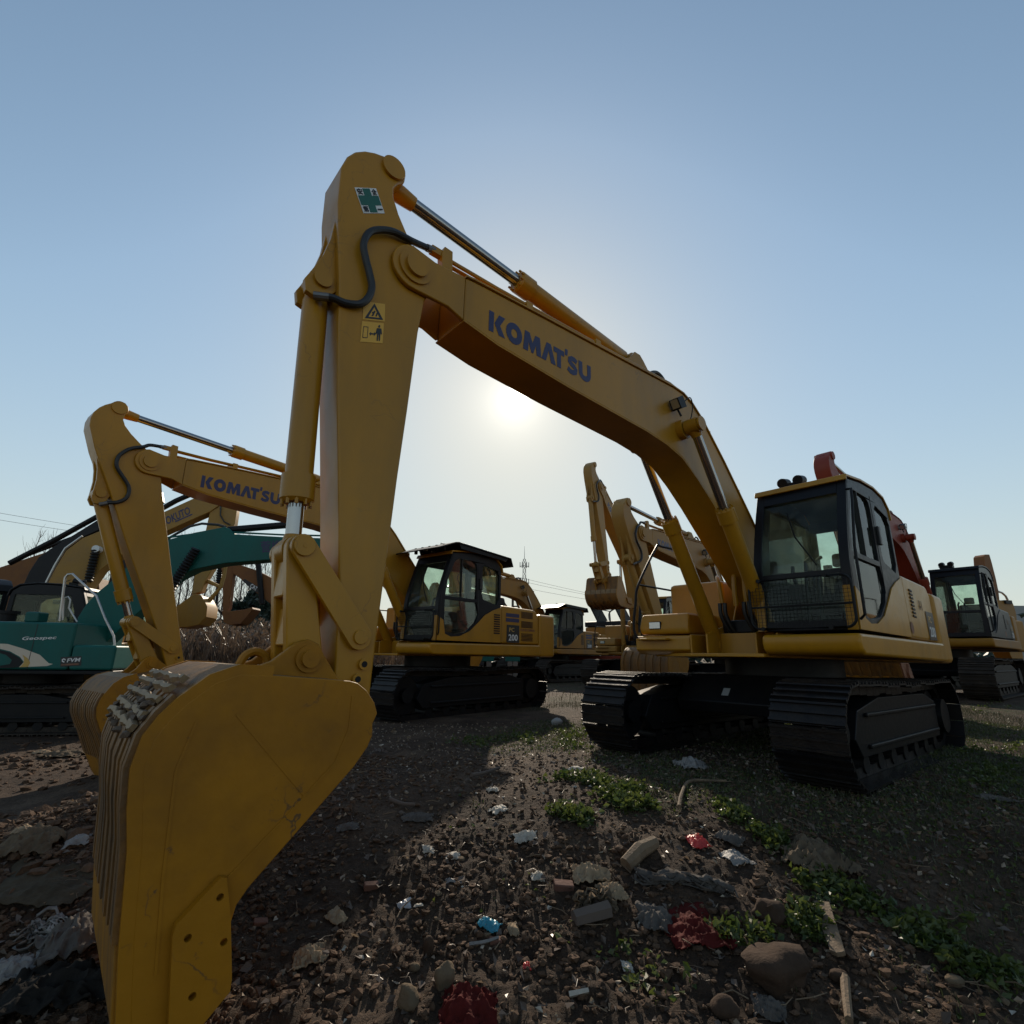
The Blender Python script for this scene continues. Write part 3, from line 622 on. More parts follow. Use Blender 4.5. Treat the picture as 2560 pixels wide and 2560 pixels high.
    cylinder(root, 'arm_cylinder', tb(ACT), ta(CP), 0, 1.62 if da > -.2 else 1.62, .085, .05, pm, tip=.24)
    # --- bucket linkage
    l1, l2 = (HL - LP).length, (HL - KP).length
    A, B = ta(LP), tk(KP); d = (B - A); L = min(d.length, l1 + l2 - .01); aa = (l1 * l1 - l2 * l2 + L * L) / (2 * L); hh = math.sqrt(max(l1 * l1 - aa * aa, 0)); u = d.normalized()
    c1 = A + u * aa + Vector((-u.y, u.x)) * hh; c2 = A + u * aa - Vector((-u.y, u.x)) * hh
    ref = ta(HL); hlp = c1 if (c1 - ref).length < (c2 - ref).length else c2
    cyl_l = (ta(HP) - hlp).length
    cylinder(root, 'bucket_cylinder', ta(HP), hlp, 0, min(1.44, cyl_l * .86), .078, .044, pm, tip=.07, head=1.22)
    def bar(mb, p, q, w0, w1, y0, y1, n=10):
        p, q = Vector(p), Vector(q); ang = math.degrees(math.atan2((q - p).y, (q - p).x))
        mb.prism(circle(p.x, p.y, w0, ang + 90, ang + 270, n) + circle(q.x, q.y, w1, ang - 90, ang + 90, n), y0, y1)
    for s in (1, -1):
        sl = MB(); bar(sl, hlp, A, .066, .070, *sorted((s * .158, s * .192)))
        sl.cyl((hlp.x, s * .19, hlp.y), (hlp.x, s * .21, hlp.y), .056, n=24); sl.cyl((A.x, s * .19, A.y), (A.x, s * .208, A.y), .040, n=20); sl.cyl((hlp.x, s * .208, hlp.y), (hlp.x, s * .2125, hlp.y), .012, n=8)
        sl.build('side_link', pm, root, bevel=.008)
    lk = MB()
    for s in (1, -1): bar(lk, hlp, B, .072, .095, *sorted((s * .07, s * .135)))
    for t in (.28, .72):
        c_ = hlp.lerp(B, t); lk.box(c_.x - .05, c_.x + .07, -.08, .08, c_.y - .1, c_.y + .1)
    bar(lk, hlp.lerp(B, .2), B, .035, .05, -.08, .08)
    lk.build('bucket_link', pm, root, bevel=.01)
    # --- bucket
    W = .56
    b_ = MB()
    for s in (1, -1): b_.prism(BSIDE, *sorted((s * W, s * (W - .025))))
    bk = b_.build('bucket', M[BK], root, TK, bevel=.005)
    sh = MB(); sh.strip(outset(BSHELL[:3], 0) + outset(BSHELL, .035)[3:], .05, -W + .025, W - .025); sh.build('bucket_shell', M['worn'], bk, TK)
    if lod >= 1:
        n = 12 if lod >= 2 else 7
        for i in range(n):
            y = -W + .055 + i * (2 * W - .11) / (n - 1); dy = random.uniform(-.004, .004)
            MB().strip(outset(BSHELL, .060 + random.uniform(-.004, .004))[5:13], .03, y - .028 + dy, y + .028 + dy).build('wear_strip', M['worn'], bk, TK)
        for i in range(6):
            y = -W + .03 + i * (2 * W - .06) / 6
            MB().strip(outset(BSHELL, .034)[2:6], .018, y + .008, y + (2 * W - .06) / 6 - .008).build('wear_plate', M['pad'], bk, TK)
    for s in (1, -1):
        MB().strip(outset(BSHELL, .040)[2:15], .05, *sorted((s * (W - .03), s * (W - .002)))).build('rim_plate', M[BK], bk, TK)
    MB().strip(outset(BSHELL, .050)[12:], .045, -W + .03, W - .03).build('lip_wear_plate', M['muddy'], bk, TK, bevel=.006)
    for s in (1, -1):
        for L_ in ([(6.03, .80), (6.03, .66), (6.08, .52), (6.27, .33), (6.42, .19), (6.52, .10)], [(6.20, .40), (6.52, .74)], [(6.66, .72), (6.70, .55), (6.68, .2), (6.65, -.1)]):
            rm = MB()
            for i in range(len(L_) - 1):
                p_, q_ = Vector(L_[i]), Vector(L_[i + 1]); n_ = (q_ - p_).normalized(); n_ = Vector((-n_.y, n_.x)) * .005
                rm.prism([tuple(p_ + n_), tuple(p_ - n_), tuple(q_ - n_), tuple(q_ + n_)], *sorted((s * (W - .003), s * (W + .0025 + .0004 * i))))
            rm.build('weld_seam', M[BK], bk, TK)
    for s in (1, -1):
        e = MB(); e.prism(EAR, *sorted((s * .145, s * .19))); e.build('bucket_ear', M[BK], bk, TK, bevel=.008)
        pn = MB(); pn.cyl((KP.x, s * .188, KP.y), (KP.x, s * .206, KP.y), .070, n=26); pn.cyl((KP.x, s * .203, KP.y), (KP.x, s * .228, KP.y), .045, n=22); pn.cyl((KP.x, s * .226, KP.y), (KP.x, s * .230, KP.y), .009, n=8)
        pn.build('bucket_pin', M[BK], bk, TK)
    for s in (1, -1):
        c = MB(); hol = [circle(6.488, .105, .013, n=10), circle(6.575, .0, .013, n=10), circle(6.452, -.045, .013, n=10), circle(6.53, -.185, .013, n=10)]
        c.plate(CUT, hol, lambda a, b, t: (a, t, b), *sorted((s * (W + .004), s * (W + .036)))); c.build('side_cutter', M[BK], bk, TK)
    lip = MB(); lip.prism([(6.535, -.50), (6.555, -.60), (6.60, -.60), (6.66, -.30), (6.63, -.30)], -W + .02, W - .02); lip.build('lip_plate', M['muddy'], bk, TK)
    for i in range(5):
        y = -W + .06 + i * (2 * W - .12) / 4
        t = MB(); t.prism([(6.63, -.36), (6.66, -.42), (6.645, -.62), (6.575, -.84), (6.545, -.84), (6.53, -.62), (6.54, -.50), (6.60, -.40)], y - .05, y + .05); t.build('tooth', M['muddy'], bk, TK, bevel=.012)
    # --- hoses and pipes
    if lod >= 1:
        top3 = [(5.41, 3.89), (4.95, 3.895), (4.41, 3.915), (3.55, 3.945), (2.85, 3.98), (2.45, 4.0), (2.2, 3.97), (2.05, 3.91), (1.44, 3.38), (.92, 2.83), (.45, 2.31)]
        pp = MB()
        for y in (.15, .10, -.10, -.15): pp.tube([(a, y, b) for a, b in top3], .016, 8)
        for x, z in ((4.6, 3.845), (3.7, 3.89), (1.7, 3.57), (1.1, 2.97)): pp.box(x - .035, x + .035, -.175, .175, z, z + .085)
        pp.build('hydraulic_pipe', pm, boom, TB)
        cl = MB(); cl.prism([(5.40, 3.76), (5.49, 3.76), (5.50, 3.89), (5.48, 3.955), (5.41, 3.95)], .12, .185); cl.box(5.49, 5.58, .125, .175, 3.865, 3.92); cl.build('hose_clamp', pm, boom, TB)
        hs = MB()
        s0 = tb((5.56, 3.895)); s5 = ta((6.31, 3.10))
        pts = [(s0.x, .15, s0.y)] + [(ta(q[:2]).x, q[2], ta(q[:2]).y) for q in ((5.66, 3.865, .165), (5.75, 3.84, .178), (5.90, 3.815, .19), (6.01, 3.755, .195), (6.075, 3.685, .195), (6.10, 3.58, .195), (6.07, 3.48, .19), (6.035, 3.39, .19), (6.01, 3.30, .19), (6.025, 3.21, .188), (6.075, 3.14, .182), (6.16, 3.11, .17), (6.24, 3.115, .155))] + [(s5.x, .12, s5.y + .01)]
        hs.tube(smooth_path(pts, 5), .024, 10); hs.build('arm_hose', M['rubber'], arm)
        hf = MB()
        a0 = Vector(pts[0]); a1 = Vector(pts[1]); dd = (a0 - a1).normalized(); hf.cyl(a0 + dd * .06, a0 - dd * .06, .028, n=10); hf.build('hose_fitting', M['steel'], arm); hf = MB()
        b0 = Vector(pts[-1]); b1 = Vector(pts[-2]); dd = (b0 - b1).normalized(); hf.cyl(b0 + dd * .03, b0 - dd * .06, .026, n=10); hf.build('hose_fitting', M['steel'], arm)
        th = MB()
        for k, y in enumerate((.10, .02, -.08)): th.tube(smooth_path([(2.42 - .08 * k, y, 3.95), (2.50, y, 4.06 + .01 * k), (2.62, y, 4.09), (2.74, y, 4.03), (2.78, y, 3.93)], 5), .02, 8)
        th.build('boom_hose', M['rubber'], boom, TB)
        # work lamp on the boom
        wl_ = MB(); wl_.prism([(2.42, 3.66), (2.53, 3.60), (2.60, 3.70), (2.49, 3.77)], .215, .325); wl_.tube([(2.49, .19, 3.64), (2.49, .25, 3.63), (2.46, .27, 3.55)], .013, 6)
        wl_.tube(smooth_path([(2.40, .28, 3.74), (2.30, .30, 3.82), (2.24, .29, 3.74), (2.27, .27, 3.58), (2.33, .24, 3.5)], 5), .007, 6)
        w = wl_.build('work_lamp', M['black'], boom, TB, bevel=.010)
        MB().prism([(2.537, 3.617), (2.542, 3.614), (2.597, 3.695), (2.592, 3.698)], .228, .312).build('lamp_lens', M['lens'], w, TB)
        # foot pipes
        for k, y in enumerate((-.05, .08)):
            f = MB(); f.tube(smooth_path([(.62, y, 2.10), (.82, y, 2.15), (.95, y, 2.05), (.98, y, 1.86), (.97, y, 1.66)], 5), .03, 10); f.build('foot_pipe', pm, root)
        f = MB(); f.tube(smooth_path([(.70, -.40, 2.02), (.90, -.30, 2.04), (1.02, -.22, 1.9), (1.02, -.2, 1.7)], 5), .025, 8); f.build('foot_pipe', pm, root)
        f = MB()
        for k, y in enumerate((-.24, -.18, .06, .12)): f.tube(smooth_path([(1.0, y, 1.70), (.99, y, 1.55), (.9, y + .05, 1.36), (.75, y + .08, 1.3)], 4), .026, 8)
        f.build('foot_hose', M['rubber'], root)
    if brand:
        sx, sz = -1, 0
        O = Vector((5.045, .1925, 3.435))
        decal('lettering', _WM, O, Vector((-1.20, 0, -.005)), Vector((0, 0, .182)), M['navy'], boom, TB)
    return root, dict(boom=boom, arm=arm, bucket=bk, TB=TB, TA=TA, TK=TK, tb=tb, ta=ta, root=root)

# ------------------------------------------------------------------ terrain
def sst(a, b, x): t = np.clip((x - a) / (b - a), 0, 1); return t * t * (3 - 2 * t)
_perm = rng.permutation(512)
def vnoise(x, y):
    xi = np.floor(x).astype(int); yi = np.floor(y).astype(int); fx, fy = x - xi, y - yi
    fx = fx * fx * (3 - 2 * fx); fy = fy * fy * (3 - 2 * fy)
    h = lambda a, b: _perm[(_perm[a & 511] + b) & 511] / 511.0
    return (h(xi, yi) * (1 - fx) + h(xi + 1, yi) * fx) * (1 - fy) + (h(xi, yi + 1) * (1 - fx) + h(xi + 1, yi + 1) * fx) * fy
def fbm(x, y, o=4, g=.55):
    s = 0; a = 1; t = 0
    for k in range(o): s = s + a * (vnoise(x * 2 ** k + 17.3 * k, y * 2 ** k + 9.1 * k) - .5); t += a; a *= g
    return s / t
FOOTPRINTS = []                                # (x, y, yaw) of each machine: its tracks have pressed the soil flat
def base_h(x, y):
    near = 1 - sst(2.3, 4.8, y)
    xb = -2.6 - .26 * np.maximum(0, y - 5)
    left = (1 - sst(-2.4, 0, x - xb)) * (1 - sst(14, 22, y))
    h = -.5 * np.maximum(near, left)
    h = h + .27 * np.exp(-((x - 11) ** 2 + (y - 13.5) ** 2) / 22)
    h = h + .75 * sst(25, 30, y) * (1 - sst(38, 60, y)) * (1 - sst(-12, -6, x))
    return h
def micro(x, y):
    d = np.sqrt(x * x + y * y)
    amp = np.clip(1.15 - d / 14, .25, 1)
    rough = .55 + .45 * sst(4.6, 2.6, y) + .5 * sst(-1.0, -2.5, x) * sst(8, 4, y)
    m = .13 * fbm(x * .9, y * .9, 3) + rough * (.095 * fbm(x * 3.2 + 5, y * 3.2, 4, .6) + .05 * np.abs(fbm(x * 11, y * 11 + 3, 3, .6)) + .028 * fbm(x * 23 + 7, y * 23, 2, .6))
    for (fx, fy, fyaw) in FOOTPRINTS:
        c, s = math.cos(fyaw), math.sin(fyaw); lx = c * (x - fx) + s * (y - fy); ly = -s * (x - fx) + c * (y - fy)
        m = m * (1 - .8 * (1 - sst(2.1, 2.9, np.abs(lx))) * (1 - sst(1.35, 1.9, np.abs(ly)))) 
    return m * amp
def H(x, y):
    x = np.asarray(x, float); y = np.asarray(y, float); return base_h(x, y) + micro(x, y)
def Hs(x, y): return float(H(np.array([x]), np.array([y]))[0])
def G(u, v):                                   # where a line of sight meets the ground
    d = ray(u, v); t = 1.0; o = Vector((0, 0, CAM_H)); p = o
    ts = np.concatenate([np.arange(1.2, 12, .01), np.arange(12, 60, .1)])
    X, Y, Z = d.x * ts, d.y * ts, CAM_H + d.z * ts
    k = np.argmax(Z < H(X, Y)); return Vector((X[k], Y[k], H(X[k:k + 1], Y[k:k + 1])[0]))
def grow(a, d0, k, lim):
    o = []; d = d0
    while a < lim: d *= k; a += d; o.append(a)
    return o
MACH = dict(main=(3.4748, 6.9164, 0.0, 3.8495), second=(-1.506, 11.266, -.03, 4.032), third=(1.955, 23.985, .04, 3.955), raised=(4.883, 19.72, .10, 4.108), folded=(6.556, 15.442, .04, 3.979), red=(11.146, 13.975, .284, 3.827))
for k_, m_ in MACH.items(): FOOTPRINTS.append((m_[0], m_[1], m_[3]))
FOOTPRINTS.append((-9.04, 11.6, R(8)))
fx_ = list(np.arange(-7.5, -3.3, .036)) + list(np.arange(-3.3, 3.6, .017)) + list(np.arange(3.6, 7, .04)); xs = np.array([-a for a in grow(7.5, .036, 1.07, 420)][::-1] + fx_ + grow(fx_[-1], .04, 1.07, 420))
fy_ = list(np.arange(1.0, 4.7, .017)) + list(np.arange(4.7, 9, .036)); ys = np.array([-60, -20, -8, -3, -1, 0, .5] + fy_ + grow(fy_[-1], .036, 1.045, 900))
XX, YY = np.meshgrid(xs, ys); ZZ = H(XX.ravel(), YY.ravel()); nx, ny = len(xs), len(ys)
ZZ = np.where(np.sqrt(XX.ravel() ** 2 + YY.ravel() ** 2) > 90, 0, ZZ)
gme = bpy.data.meshes.new('ground'); gme.vertices.add(nx * ny); gme.vertices.foreach_set('co', np.stack([XX.ravel(), YY.ravel(), ZZ], 1).ravel())
I, J = np.meshgrid(np.arange(nx - 1), np.arange(ny - 1)); a = (J * nx + I).ravel()
q = np.stack([a, a + 1, a + nx + 1, a + nx], 1).ravel()
gme.loops.add(len(q)); gme.loops.foreach_set('vertex_index', q); gme.polygons.add(len(q) // 4)
gme.polygons.foreach_set('loop_start', np.arange(0, len(q), 4)); gme.update(calc_edges=True); gme.validate(); gme.shade_smooth()
# how much short growth tints the soil
def grassy(x, y):
    g = sst(-.06, .16, fbm(x * .55 + 3, y * .55 + 8, 4, .6)) * (.35 + .65 * sst(3.6, 5.0, y)) * sst(-.8, 1.2, x)
    return np.clip(g, 0, 1)
at = gme.attributes.new('growth', 'FLOAT', 'POINT'); at.data.foreach_set('value', grassy(XX.ravel(), YY.ravel()))
def soil_mat():
    m = bpy.data.materials.new('trodden_soil'); m.use_nodes = True; nt = m.node_tree; n = nt.nodes; l = nt.links; b = n['Principled BSDF']
    t = n.new('ShaderNodeTexCoord')
    def noise(s, d, r=.6):
        q = n.new('ShaderNodeTexNoise'); q.inputs['Scale'].default_value = s; q.inputs['Detail'].default_value = d; q.inputs['Roughness'].default_value = r; l.new(t.outputs['Object'], q.inputs['Vector']); return q.outputs['Fac']
    def ramp(f, st):
        q = n.new('ShaderNodeValToRGB'); e = q.color_ramp.elements
        while len(e) < len(st): e.new(.5)
        for i, (p, c) in enumerate(st): e[i].position = p; e[i].color = (*c, 1)
        l.new(f, q.inputs[0]); return q.outputs[0]
    def mix(f, A, B, mode='MIX'):
        q = n.new('ShaderNodeMix'); q.data_type = 'RGBA'; q.blend_type = mode
        if isinstance(f, float): q.inputs['Factor'].default_value = f
        else: l.new(f, q.inputs['Factor'])
        for nm, v_ in (('A', A), ('B', B)):
            if isinstance(v_, tuple): q.inputs[nm].default_value = (*v_, 1)
            else: l.new(v_, q.inputs[nm])
        return q.outputs['Result']
    c1 = ramp(noise(1.3, 9, .68), [(.30, (.040, .023, .014)), (.50, (.088, .053, .032)), (.68, (.165, .110, .072))])
    c2 = ramp(noise(28, 6, .7), [(.30, (.45, .44, .43)), (.55, (.9, .9, .9)), (.75, (1.5, 1.45, 1.4))])
    c = mix(1.0, c1, c2, 'MULTIPLY')
    ga = n.new('ShaderNodeAttribute'); ga.attribute_name = 'growth'
    gm = n.new('ShaderNodeMath'); gm.operation = 'MULTIPLY'; l.new(ga.outputs['Fac'], gm.inputs[0]); l.new(ramp(noise(9, 6, .7), [(.42, (0, 0, 0)), (.62, (1, 1, 1))]), gm.inputs[1])
    c = mix(gm.outputs[0], c, (.045, .058, .022)); l.new(c, b.inputs['Base Color'])
    b.inputs['Roughness'].default_value = .9; b.inputs['Specular IOR Level'].default_value = .25
    bp = n.new('ShaderNodeBump'); bp.inputs['Strength'].default_value = 1.0; bp.inputs['Distance'].default_value = .035
    ad = n.new('ShaderNodeMath'); ad.operation = 'ADD'; l.new(noise(24, 8, .75), ad.inputs[0]); l.new(noise(90, 5, .7), ad.inputs[1]); l.new(ad.outputs[0], bp.inputs['Height']); l.new(bp.outputs[0], b.inputs['Normal'])
    return m
M['soil'] = soil_mat(); gme.materials.append(M['soil'])
ground = bpy.data.objects.new('ground', gme); COL.objects.link(ground); ground['kind'] = 'structure'

# ------------------------------------------------------------------ the excavators of the yard
def put(name): x, y, z, w = MACH[name]; return (x, y, z), w
(l_, w_) = put('main')
main, KM = excavator('large yellow excavator nearest the camera, its bucket resting on the soil in front', l_, w_, guard=True, tilt=.0126)
l_, w_ = put('second'); second, KS = excavator('yellow excavator with black roof guard over the cab, behind the nearest bucket', l_, w_, -.008, -.321, .02, roofguard=True, guard=True, newer=True)
l_, w_ = put('third'); third, _ = excavator('small distant yellow excavator with roof guard, right of the second counterweight', l_, w_, .05, -.35, .1, lod=1, roofguard=True, newer=True, P='yellow_old', trk='track_dusty')
l_, w_ = put('raised'); raised, _ = excavator('yellow excavator with boom lifted high and bucket hanging in the air', l_, w_, .624, -.818, -1.2, lod=1, P='cream', BK='yellow_old', trk='track_dusty')
l_, w_ = put('folded'); folded, KF = excavator('yellow excavator whose ribbed bucket stands behind the nearest right track', l_, w_, .001, -.42, .55, lod=1, P='cream', BK='yellow_old', trk='track_dusty')
l_, w_ = put('red'); redm, _ = excavator('excavator with orange red boom and charcoal cab, behind the nearest cab', l_, w_, .114, -.452, 0, lod=1, P='yellow_old', armP='red', BK='redbrown', cabm='charcoal', capm='charcoal', trk='track_dusty', brand=False, toolrail=False)
beside, _ = excavator('added yellow excavator out of view at the right, darkening the reflection in the nearest engine house', (16.4, 10.2, .2), 3.95, 0, -.45, .1, lod=0, P='yellow_old', trk='track_dusty', brand=False)  # unseen machine, added only to darken the reflection on the nearest engine house
far, _ = excavator('tan excavator far off, its boom arching behind the second machine', (.75, 28.5, .05), 3.98, -.02, -.5, .1, lod=0, P='orange', BK='redbrown', trk='track_dusty', brand=False, toolrail=False)

# print and marks on the two nearest machines
def arm_marks(K):
    TA, arm = K['TA'], K['arm']; Y = .1525
    O, U, V = Vector((6.11, Y, 3.86)), Vector((-.148, 0, .10)), Vector((.082, 0, .16))
    s = decal('safety_sticker', SQ, O, U, V, M['white'], arm, TA)
    cross = ([(.33, .03), (.67, .03), (.67, .31), (.97, .31), (.97, .69), (.67, .69), (.67, .97), (.33, .97), (.33, .69), (.03, .69), (.03, .31), (.33, .31)], [(0, 1, 2, 11), (2, 5, 8, 11), (2, 3, 4, 5), (5, 6, 7, 8), (8, 9, 10, 11)])
    decal('cross', cross, O, U, V, M['green'], s, TA, lift=(0, .002, 0))
    for ch, a, b in (('安', .05, .72), ('全', .71, .72), ('第', .05, .04), ('一', .71, .12)):
        h_ = .24 if ch != '一' else .05
        decal('lettering', text2d(ch, .015), O + U * a + V * b, U * .24, V * h_, M['decal_black'], s, TA, lift=(0, .004, 0))
    ex, ez = Vector((-.72, 0, .29)).normalized() * .155, Vector((.05, 0, 1)).normalized()
    O = Vector((6.03, Y, 3.065)); U = Vector((-.150, 0, .057)); V = Vector((.010, 0, .132))
    w = decal('warning_sticker', SQ, O, U, V, M['label_yellow'], arm, TA)
    tri = ([(.08, .08), (.92, .08), (.5, .95), (.24, .17), (.76, .17), (.5, .75)], [(0, 1, 4, 3), (1, 2, 5, 4), (2, 0, 3, 5)])
    decal('warning_triangle', tri, O, U, V, M['decal_black'], w, TA, lift=(0, .002, 0))
    fig = ([(.38, .24), (.46, .24), (.56, .50), (.5, .55), (.56, .24), (.63, .24), (.6, .42), (.66, .46), (.40, .40), (.45, .38), (.47, .46), (.42, .48)], [(0, 1, 2, 3), (4, 5, 7, 6), (8, 9, 10, 11)])
    decal('warning_figure', fig, O, U, V, M['decal_black'], w, TA, lift=(0, .002, 0))
    O = Vector((6.03, Y, 2.90)); V = Vector((.004, 0, .150))
    w = decal('distance_sticker', SQ, O, U, V, M['label_yellow'], arm, TA)
    man = [(.72, .10), (.77, .10), (.785, .42), (.80, .42), (.815, .10), (.865, .10), (.87, .5), (.90, .42), (.94, .44), (.89, .72), (.69, .72), (.64, .44), (.68, .42), (.71, .5)]
    head = [(.79 + .045 * math.cos(t), .82 + .07 * math.sin(t)) for t in np.linspace(0, 6.283, 11)[:-1]]
    arr = [(.36, .42), (.44, .32), (.44, .39), (.58, .39), (.58, .32), (.66, .42), (.58, .52), (.58, .45), (.44, .45), (.44, .52)]
    bx = [(.08, .2), (.30, .2), (.30, .75), (.08, .75), (.10, .225), (.28, .225), (.28, .725), (.10, .725)]
    V2 = man + head + arr + bx; o1, o2, o3 = len(man), len(man) + 10, len(man) + 20
    F2 = [(0, 1, 2, 13), (2, 3, 6, 13), (3, 4, 5, 6), (13, 6, 9, 10), (6, 7, 8, 9), (10, 11, 12, 13), tuple(range(o1, o1 + 10)), (o2, o2 + 1, o2 + 9), (o2 + 2, o2 + 3, o2 + 7, o2 + 8), (o2 + 5, o2 + 6, o2 + 4)]
    F2 += [(o3 + i, o3 + (i + 1) % 4, o3 + 4 + (i + 1) % 4, o3 + 4 + i) for i in range(4)]
    decal('warning_figure', (V2, F2), O, U, V, M['decal_black'], w, TA, lift=(0, .002, 0))
arm_marks(KM)
# bare weld pads, mud and the lifting hook on the nearest bucket
bk, TK = KM['bucket'], KM['TK']
path = BSHELL[2:10]
def on_shell(s):
    L = [(Vector(path[i + 1]) - Vector(path[i])).length for i in range(len(path) - 1)]; s *= sum(L)
    for i, q in enumerate(L):
        if s <= q or i == len(L) - 1:
            a, b = Vector(path[i]), Vector(path[i + 1]); d = (b - a).normalized(); return a + d * s, d, Vector((-d.y, d.x)) * (1 if True else -1)
        s -= q
for i, s in enumerate((.40, .47, .54, .61, .68)):
    p, d, nn = on_shell(s); p = p + nn * .062
    mb = MB(); k = 16
    prof = []
    for j in range(k + 1):
        y = -.46 + .93 * j / k; w = .016 + .004 * math.sin(j * 1.7 + i * 2) + random.uniform(-.003, .003); hgt = .02 + random.uniform(-.004, .005)
        off = random.uniform(-.006, .006)
        prof += [(y, off - w, 0), (y, off - w * .6, hgt), (y, off + w * .6, hgt), (y, off + w, 0)]
    vs = [((p + d * b + nn * c).x, y, (p + d * b + nn * c).y) for y, b, c in prof]
    fs = [(4 * j + e, 4 * j + (e + 1) % 4, 4 * j + 4 + (e + 1) % 4, 4 * j + 4 + e) for j in range(k) for e in range(4)] + [(0, 1, 2, 3), tuple(4 * k + e for e in (3, 2, 1, 0))]
    mb.add(vs, fs); mb.build('weld_pad', M['pad'], bk, TK)
md = MB()
for i in range(45):
    s = random.uniform(.46, .72); p, d, nn = on_shell(s); p = p + nn * .064; y = random.uniform(-.46, .48)
    md.rock((p.x, y, p.y), random.uniform(.010, .032), 1, .3, (.8, 1.3, .6))
md.build('mud', M['mud'], bk, TK, kind='stuff')
hk = MB(); hk.tube([(a, -.02, b) for a, b in smooth_path([(6.40, .90), (6.375, .965), (6.325, .99), (6.275, .965), (6.262, .925), (6.285, .90), (6.31, .915)], 5)], [.022] * 20 + [.019] * 8 + [.015] * 3, 8); hk.build('lifting_hook', M['bucket_yellow'], bk, TK)

# ------------------------------------------------------------------ other machines, each with its own boom shape
def local_on(root_loc, yaw, y, px):            # outline seen in the photograph -> metres in the machine's own boom plane
    c, s = math.cos(yaw), math.sin(yaw); o = []
    for u, v in px:
        d = ray(u, v); t = (y - (s * root_loc[0] - c * root_loc[1])) / (-s * d.x + c * d.y)
        P = d * t; o.append((c * (P.x - root_loc[0]) + s * (P.y - root_loc[1]), P.z + CAM_H - root_loc[2]))
    return o
def plain_excavator(label, loc, yaw, pm, cabm='charcoal', house=True, group='excavators parked in the yard', hx=.40, cab=True, cdx=0.):
    root = thing('excavator', label, 'excavator', loc, yaw, group)
    for y in (-1.09, 1.09): make_track(root, y, M['track_dusty'], 1)
    MB().box(-.9, .9, -.93, .93, .42, .86).build('car_body', M['black'], root, bevel=.03)
    MB().cyl((0, 0, .86), (0, 0, 1.06), .68, n=24).build('swing_bearing', M['black'], root)
    MB().prismz([(1.3, -.3), (1.3, .42), (1.3, 1.3), (-1.75, 1.3), (-1.75, -1.3), (hx + .8, -1.3), (hx + .8, -.3)], 1.06, 1.14).build('platform', M['black'], root, bevel=.02)
    arc = [(2.7 * math.cos(R(a)), 2.7 * math.sin(R(a))) for a in np.linspace(180 - 29, 180 + 29, 11)]
    MB().prismz([(-1.80, 1.33)] + arc + [(-1.80, -1.33)], 1.06, 2.02).build('counterweight', pm, root, bevel=.06)
    MB().box(-1.79, -.50, .46, 1.30, 1.145, 2.06).build('left_house', pm, root, bevel=.05)
    hs = MB(); hs.box(-1.79, hx, -1.32, .44, 1.145, 2.04); hs.build('engine_hood', pm, root, bevel=.05)
    fr = MB(); fr.box(hx + .01, hx + .78, -1.32, -.45, 1.145, 1.62); fr.build('toolbox', pm, root, bevel=.05)
    if cab: cab_parts(root, M[cabm], M[cabm], 0, False, False, z0=1.25).location.x = cdx
    return root
def poly_part(name, root, px, loc, yaw, hw, m, near, bevel=.02):
    P = local_on(loc, yaw, near, px); return MB().prism(P, -hw, hw).build(name, m, root, bevel=bevel)
def px_tube(name, root, px, loc, yaw, y, r, m, ribs=0):
    P = local_on(loc, yaw, y, px); t = MB()
    if ribs:
        a, b = Vector(P[0]), Vector(P[-1]); n = ribs * 2; t.tube([(a.lerp(b, i / n).x, y, a.lerp(b, i / n).y) for i in range(n + 1)], [r if i % 2 else r * .68 for i in range(n + 1)], 12)
    else: t.tube([(a, y, b) for a, b in P], r, 10)
    return t.build(name, m, root)

# teal machine at the left edge
kl, ky = (-9.9, 11.6, -.47), R(9)
k_ = plain_excavator('teal excavator with white and gold side stripes at the left edge', kl, ky, M['teal'], hx=1.18, cdx=-.8)
kb = poly_part('boom', k_, [(190, 1590), (193, 1545), (215, 1510), (240, 1483), (290, 1443), (350, 1385), (411, 1351), (486, 1331), (561, 1317), (573, 1321), (584, 1335), (706, 1342), (840, 1346), (856, 1360), (850, 1385), (820, 1392), (662, 1400), (561, 1408), (486, 1423), (440, 1446), (390, 1492), (330, 1545), (260, 1610), (225, 1618)], kl, ky, .22, M['teal'], -.22)
poly_part('arm', k_, [(790, 1352), (845, 1330), (868, 1350), (850, 1420), (800, 1590), (770, 1600), (765, 1570), (800, 1440)], kl, ky, .16, M['teal'], -.16)
poly_part('bucket', k_, [(765, 1585), (800, 1580), (825, 1620), (800, 1665), (750, 1660), (745, 1620)], kl, ky, .45, M['steel'], -.45)
px_tube('arm_cylinder', k_, [(571, 1325), (640, 1319), (710, 1313), (840, 1308)], kl, ky, 0, .085, M['black'])
px_tube('boom_cylinder', k_, [(491, 1371), (422, 1478)], kl, ky, -.34, .11, M['rubber'], ribs=16)
px_tube('boom_hose', k_, [(411, 1352), (440, 1335), (475, 1316), (505, 1309), (545, 1312), (565, 1318)], kl, ky, -.1, .03, M['rubber'])
px_tube('boom_pipe', k_, [(411, 1345), (500, 1333), (585, 1331), (706, 1337), (840, 1340)], kl, ky, -.15, .022, M['teal'])
d_ = local_on(kl, ky, -.225, [(652, 1382), (652, 1352), (705, 1380)])
decal('lettering', text2d('菅機', .02), (d_[0][0], -.2255, d_[0][1]), (d_[2][0] - d_[0][0], 0, d_[2][1] - d_[0][1]), (d_[1][0] - d_[0][0], 0, d_[1][1] - d_[0][1]), M['navy'], kb)
